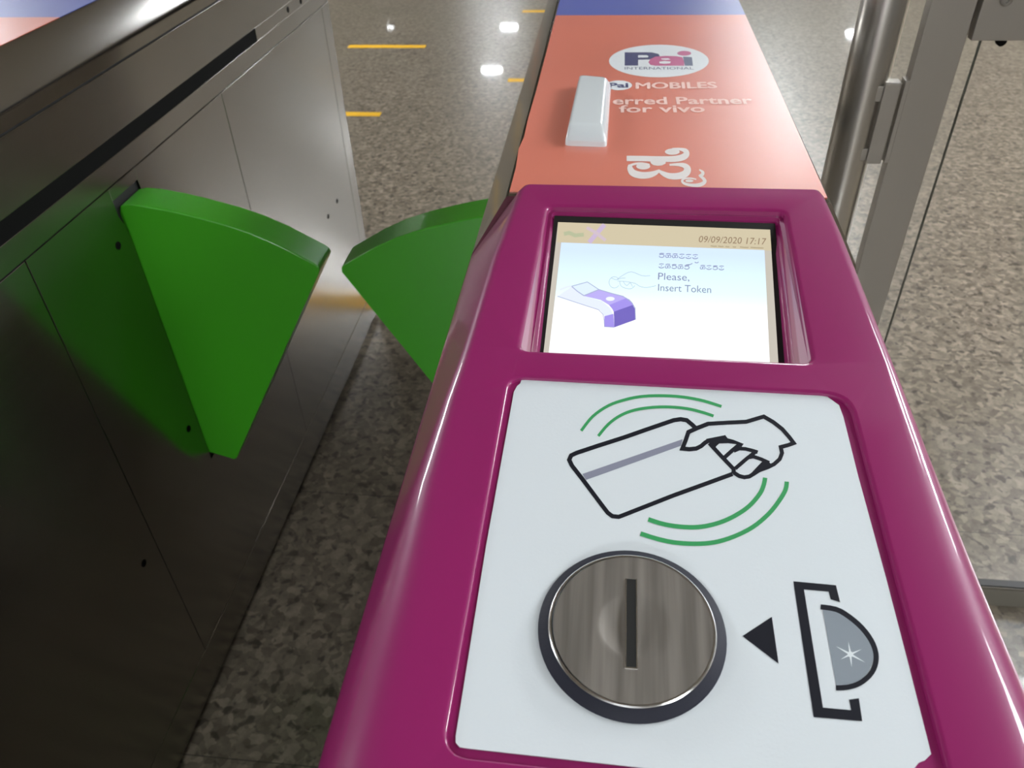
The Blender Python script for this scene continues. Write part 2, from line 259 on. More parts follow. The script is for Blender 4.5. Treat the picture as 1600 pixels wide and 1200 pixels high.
# ---- outlines of the printed graphics, millimetres on their own surface
LABEL = (('p','grey',((-4.1,-246.81),(41.89,-222.43),(40.89,-226.68),(-2.29,-250.15))),('r','black',(((49.4,-214.4),(47.46,-211.75),(44.88,-208.75),(41.55,-208.17),(37.9,-209.17),(25.96,-215.56),(14.32,-221.91),(2.05,-228.09),(-7.68,-233.17),(-10.59,-235.25),(-11.62,-239),(-9.95,-242.92),(-4.88,-250.39),(0.13,-258),(4.99,-265.37),(7.05,-268.47),(9.44,-270.44),(12.63,-270.64),(15.62,-269.01),(25.88,-263.24),(36.69,-257.16),(49.25,-250.56),(63.3,-243.13)),((47.87,-216.53),(45.98,-213.97),(43.86,-211.52),(41.4,-211.09),(38.29,-211.94),(26.59,-218.18),(14.98,-224.48),(2.76,-230.62),(-6.81,-235.6),(-8.95,-237.11),(-9.42,-238.81),(-8.31,-241.45),(-3.39,-248.76),(1.62,-256.43),(6.46,-263.84),(8.35,-266.7),(10.11,-268.17),(12.37,-268.31),(14.94,-266.9),(25.23,-261.1),(36.1,-254.95),(48.74,-248.29),(62.85,-240.79)))),('r','black',(((53.23,-225.01),(58.13,-232.62),(62.71,-239.41)),((54.73,-223.18),(59.61,-230.82),(64.17,-237.65)))),('r','black',(((62.58,-238.39),(62.82,-239.86),(62.48,-241.63)),((64.41,-237.49),(64.74,-239.49),(64.27,-241.84)))),('r','black',(((47.35,-217.05),(54.46,-213.09),(63.29,-211.79),(72.37,-210.58),(76.89,-208.47),(80.65,-206.74),(84.3,-209.75),(87.81,-213.89),(90.29,-218.64),(91.25,-220.9),(89.88,-221.63),(85.44,-223.47),(85.58,-227.92),(84.34,-231.01),(81.79,-233.86),(79.08,-235.71),(74.8,-237.92),(72.29,-240.09),(70.09,-241.85),(68.2,-242.33),(66.36,-241.86),(64.23,-240.09)),((46.82,-214.61),(54.24,-210.46),(63.41,-209.11),(72.31,-207.93),(76.62,-205.91),(81.24,-203.78),(85.65,-207.44),(89.37,-211.86),(91.97,-216.91),(94.08,-221.92),(90.1,-224.02),(87.4,-225.14),(87.48,-227.99),(85.71,-232.33),(82.58,-235.81),(79.53,-237.9),(75.38,-240.03),(73.04,-242.04),(70.47,-244.09),(67.87,-244.74),(65.44,-244.13),(63.07,-242.18)))),('r','black',(((54.07,-210.47),(48.68,-213.65),(43.97,-216.83),(42.31,-222.56),(40.01,-229.62),(44.49,-229.93),(48,-229.22),(50.67,-227.31),(52.67,-224.98),(54.03,-223.9)),((54.63,-213.08),(49.32,-216.2),(45.51,-218.75),(44.16,-223.37),(42.92,-227.12),(44.63,-227.23),(47.59,-226.63),(49.69,-225.13),(51.65,-222.83),(53.2,-221.59)))),('p','black',((52.77,-221.55),(57.02,-220.13),(61.75,-218.54),(62.69,-220.49),(65.2,-221.2),(69.78,-223.49),(68.43,-225.69),(66.32,-223.98),(62.71,-223.61),(58.56,-224.09),(57.05,-225.87),(56.49,-227.32),(53.98,-224.1),(52.25,-223.9))),('r','black',(((67.42,-222.93),(63.87,-226.77),(59.85,-231.45)),((68.43,-224.81),(64.92,-228.6),(60.94,-233.21)))),('r','black',(((65.05,-229.28),(67.5,-227.7),(69.92,-227.69),(72.89,-228.49),(75.25,-229.34)),((64.54,-227.25),(67.39,-225.41),(70.39,-225.4),(73.57,-226.25),(75.98,-227.13)))),('r','black',(((74.04,-227.27),(69.52,-231.85),(64.03,-237.9)),((74.94,-229.11),(70.46,-233.62),(65.02,-239.59)))),('r','black',(((71.03,-232.85),(73.12,-232.16),(76.3,-233.44),(79.59,-235.31)),((70.93,-230.67),(73.48,-229.83),(77.14,-231.31),(80.51,-233.24)))),('p','black',((78.04,-232.46),(80.48,-234.37),(81.3,-236.66),(74.98,-240.03),(73.05,-241.62),(71.37,-240.87),(75.47,-235.61))),('r','green',(((-5.22,-220.96),(-4.36,-219.19),(-3.14,-216.63),(-1.7,-213.85),(-0.17,-211.39),(1.46,-209.28),(3.27,-207.26),(5.19,-205.38),(7.15,-203.7),(9.16,-202.27),(11.26,-201.04),(13.41,-199.96),(15.56,-198.98),(17.65,-198.12),(19.72,-197.38),(21.83,-196.77),(24.09,-196.25),(26.55,-195.84),(29.17,-195.54),(31.81,-195.34),(34.36,-195.22),(36.77,-195.17),(39.11,-195.22),(41.4,-195.35),(43.71,-195.58),(46.03,-195.92),(48.36,-196.37),(50.66,-196.9),(52.88,-197.51),(55.21,-198.31),(57.62,-199.27),(59.73,-200.17),(61.21,-200.78)),((-6.4,-219.9),(-5.54,-218.13),(-4.31,-215.54),(-2.82,-212.66),(-1.2,-210.03),(0.52,-207.79),(2.41,-205.67),(4.41,-203.7),(6.47,-201.94),(8.59,-200.43),(10.78,-199.14),(12.99,-198.03),(15.19,-197.03),(17.34,-196.13),(19.46,-195.38),(21.65,-194.74),(23.98,-194.21),(26.51,-193.78),(29.18,-193.48),(31.87,-193.27),(34.46,-193.15),(36.91,-193.11),(39.29,-193.15),(41.64,-193.29),(43.99,-193.53),(46.37,-193.88),(48.74,-194.34),(51.08,-194.88),(53.36,-195.51),(55.75,-196.34),(58.2,-197.32),(60.33,-198.22),(61.81,-198.85)))),('r','green',(((2.95,-223.81),(3.76,-222.33),(4.9,-220.2),(6.23,-217.89),(7.55,-215.87),(8.86,-214.18),(10.25,-212.6),(11.71,-211.14),(13.22,-209.83),(14.76,-208.66),(16.35,-207.64),(18.03,-206.74),(19.83,-205.93),(21.81,-205.2),(23.92,-204.57),(26.1,-204.05),(28.25,-203.61),(30.36,-203.27),(32.46,-203.03),(34.57,-202.88),(36.67,-202.82),(38.8,-202.85),(40.96,-202.97),(43.05,-203.17),(45,-203.44),(46.78,-203.8),(48.45,-204.23),(50.02,-204.72),(51.54,-205.23),(53.1,-205.8),(54.65,-206.44),(56,-207.02),(56.95,-207.42)),((1.84,-222.71),(2.64,-221.23),(3.79,-219.07),(5.16,-216.68),(6.55,-214.53),(7.94,-212.74),(9.41,-211.07),(10.94,-209.53),(12.54,-208.13),(14.17,-206.9),(15.85,-205.82),(17.61,-204.87),(19.5,-204.01),(21.55,-203.25),(23.74,-202.61),(25.97,-202.06),(28.17,-201.62),(30.33,-201.27),(32.49,-201.02),(34.64,-200.87),(36.79,-200.8),(38.98,-200.84),(41.18,-200.96),(43.33,-201.17),(45.33,-201.45),(47.18,-201.82),(48.89,-202.28),(50.5,-202.78),(52.05,-203.3),(53.64,-203.88),(55.22,-204.54),(56.59,-205.13),(57.54,-205.54)))),('r','green',(((24.81,-270.96),(26.04,-271.37),(27.79,-271.98),(29.82,-272.62),(31.85,-273.11),(33.85,-273.43),(35.95,-273.67),(38.05,-273.82),(40.09,-273.87),(42.01,-273.83),(43.89,-273.7),(45.76,-273.47),(47.65,-273.1),(49.58,-272.59),(51.53,-271.96),(53.47,-271.21),(55.36,-270.37),(57.2,-269.44),(59,-268.41),(60.77,-267.28),(62.51,-266.07),(64.22,-264.78),(65.93,-263.38),(67.59,-261.88),(69.17,-260.28),(70.7,-258.5),(72.17,-256.58),(73.49,-254.68),(74.62,-252.95),(75.48,-251.4),(76.12,-249.99),(76.6,-248.73),(77.02,-247.54),(77.42,-246.28),(77.75,-245.04),(77.99,-244.01),(78.16,-243.3)),((25.45,-268.68),(26.68,-269.1),(28.43,-269.7),(30.4,-270.33),(32.33,-270.8),(34.25,-271.11),(36.29,-271.35),(38.34,-271.49),(40.32,-271.54),(42.18,-271.5),(43.99,-271.38),(45.77,-271.16),(47.56,-270.81),(49.4,-270.33),(51.27,-269.72),(53.13,-269),(54.94,-268.2),(56.69,-267.3),(58.41,-266.31),(60.11,-265.23),(61.77,-264.06),(63.42,-262.81),(65.05,-261.47),(66.61,-260.06),(68.08,-258.57),(69.49,-256.92),(70.86,-255.11),(72.12,-253.3),(73.15,-251.69),(73.89,-250.36),(74.42,-249.19),(74.84,-248.06),(75.23,-246.95),(75.58,-245.84),(75.86,-244.74),(76.09,-243.75),(76.26,-243.03)))),('r','green',(((21.53,-278.56),(22.66,-278.94),(24.27,-279.48),(26.11,-280.06),(27.93,-280.57),(29.67,-281),(31.45,-281.39),(33.32,-281.73),(35.29,-281.97),(37.42,-282.1),(39.65,-282.15),(41.91,-282.11),(44.1,-281.99),(46.17,-281.8),(48.2,-281.54),(50.22,-281.16),(52.28,-280.64),(54.36,-279.96),(56.45,-279.15),(58.55,-278.2),(60.66,-277.12),(62.83,-275.9),(65.04,-274.54),(67.24,-273.05),(69.35,-271.44),(71.38,-269.67),(73.36,-267.76),(75.22,-265.8),(76.94,-263.85),(78.52,-261.9),(79.96,-259.94),(81.26,-258.03),(82.43,-256.24),(83.5,-254.57),(84.45,-252.97),(85.28,-251.43),(86,-249.91),(86.56,-248.33),(86.94,-246.82),(87.19,-245.59),(87.36,-244.76)),((22.15,-276.35),(23.28,-276.73),(24.89,-277.27),(26.7,-277.85),(28.48,-278.35),(30.19,-278.77),(31.93,-279.16),(33.74,-279.49),(35.64,-279.72),(37.69,-279.86),(39.88,-279.9),(42.09,-279.87),(44.23,-279.75),(46.26,-279.57),(48.22,-279.31),(50.16,-278.95),(52.11,-278.45),(54.1,-277.8),(56.1,-277.02),(58.13,-276.1),(60.17,-275.06),(62.28,-273.87),(64.42,-272.55),(66.53,-271.11),(68.54,-269.57),(70.46,-267.89),(72.34,-266.06),(74.14,-264.15),(75.79,-262.28),(77.28,-260.43),(78.64,-258.56),(79.9,-256.71),(81.04,-254.95),(82.06,-253.33),(82.95,-251.83),(83.7,-250.44),(84.3,-249.17),(84.73,-247.93),(85.05,-246.67),(85.27,-245.5),(85.45,-244.65)))),('p','black',((59.71,-321.41),(71.7,-312.35),(71.78,-331.56))),('p','black',((82.05,-295.8),(98.44,-296.27),(98.65,-303.86),(95.28,-302.86),(95.1,-299.39),(85.65,-299.23),(85.13,-346.79),(94.73,-346.87),(94.74,-343.05),(98.24,-342.24),(97.77,-350.52),(81.32,-350.53))),('p','coin',((91.46,-306.83),(92.83,-307),(94.75,-307.28),(96.56,-307.74),(97.98,-308.41),(99.28,-309.27),(100.53,-310.33),(101.81,-311.64),(103.03,-313.15),(104.1,-314.69),(104.98,-316.26),(105.71,-317.86),(106.26,-319.42),(106.65,-320.92),(106.86,-322.39),(106.89,-323.82),(106.73,-325.21),(106.37,-326.57),(105.86,-327.94),(105.2,-329.34),(104.38,-330.76),(103.39,-332.1),(102.19,-333.41),(100.82,-334.65),(99.39,-335.69),(97.9,-336.46),(96.35,-337.04),(94.89,-337.49),(93.47,-337.81),(92.13,-338),(91.21,-338.13))),('r','black',(((90.57,-307.66),(92.12,-307.74),(94.26,-307.89),(96.15,-308.26),(97.57,-308.91),(98.87,-309.81),(100.17,-310.9),(101.52,-312.17),(102.82,-313.6),(103.94,-315.1),(104.88,-316.66),(105.67,-318.3),(106.25,-319.93),(106.63,-321.54),(106.83,-323.13),(106.83,-324.66),(106.61,-326.14),(106.21,-327.61),(105.66,-328.99),(104.98,-330.27),(104.16,-331.48),(103.18,-332.64),(101.98,-333.8),(100.61,-334.92),(99.23,-335.85),(97.86,-336.55),(96.43,-337.1),(95.03,-337.53),(93.57,-337.82),(92.11,-338),(91.07,-338.11)),((91.18,-305.35),(92.74,-305.43),(95,-305.59),(97.17,-306.02),(98.85,-306.79),(100.3,-307.8),(101.68,-308.97),(103.09,-310.32),(104.46,-311.84),(105.67,-313.46),(106.68,-315.16),(107.52,-316.95),(108.16,-318.75),(108.58,-320.55),(108.79,-322.37),(108.78,-324.18),(108.51,-325.99),(108.02,-327.75),(107.35,-329.42),(106.52,-330.99),(105.51,-332.46),(104.32,-333.85),(102.93,-335.2),(101.36,-336.47),(99.75,-337.55),(98.14,-338.38),(96.52,-338.99),(94.97,-339.46),(93.35,-339.79),(91.81,-339.98),(90.76,-340.09)))),('p','star',((98.88,-325.44),(98.66,-320.4),(97.99,-325.67))),('p','star',((98.53,-325.97),(102.94,-323.14),(98.34,-325.13))),('p','star',((98.15,-325.99),(103.24,-328.36),(98.72,-325.11))),('p','star',((97.99,-325.64),(97.97,-330.6),(98.88,-325.47))),('p','star',((98.31,-325.14),(94.53,-327.9),(98.56,-325.96))),('p','star',((98.73,-325.11),(93.79,-322.75),(98.15,-325.99))),('p','star',((99.49,-325.46),(99.24,-326.06),(98.77,-326.52),(98.22,-326.72),(97.72,-326.61),(97.41,-326.21),(97.38,-325.64),(97.63,-325.05),(98.1,-324.59),(98.65,-324.38),(99.15,-324.49),(99.46,-324.89))))
SHEET = ((-35.3,-184.51),(107.87,-186.93),(112.96,-189.27),(117.68,-195.09),(118.31,-203.14),(118.07,-237.74),(118.65,-291.83),(118.61,-328.17),(118.42,-359.73),(116.03,-361.83),(113.72,-362.88),(111.79,-364.92),(107.64,-367.75),(103.94,-373.31),(20.77,-372.98),(-38.74,-371.95),(-41.48,-371.76),(-43.05,-370.36),(-43.4,-368.17),(-42.89,-287.68),(-40.71,-196.06),(-39.52,-191.83),(-38.08,-189.87),(-37.74,-186.56))
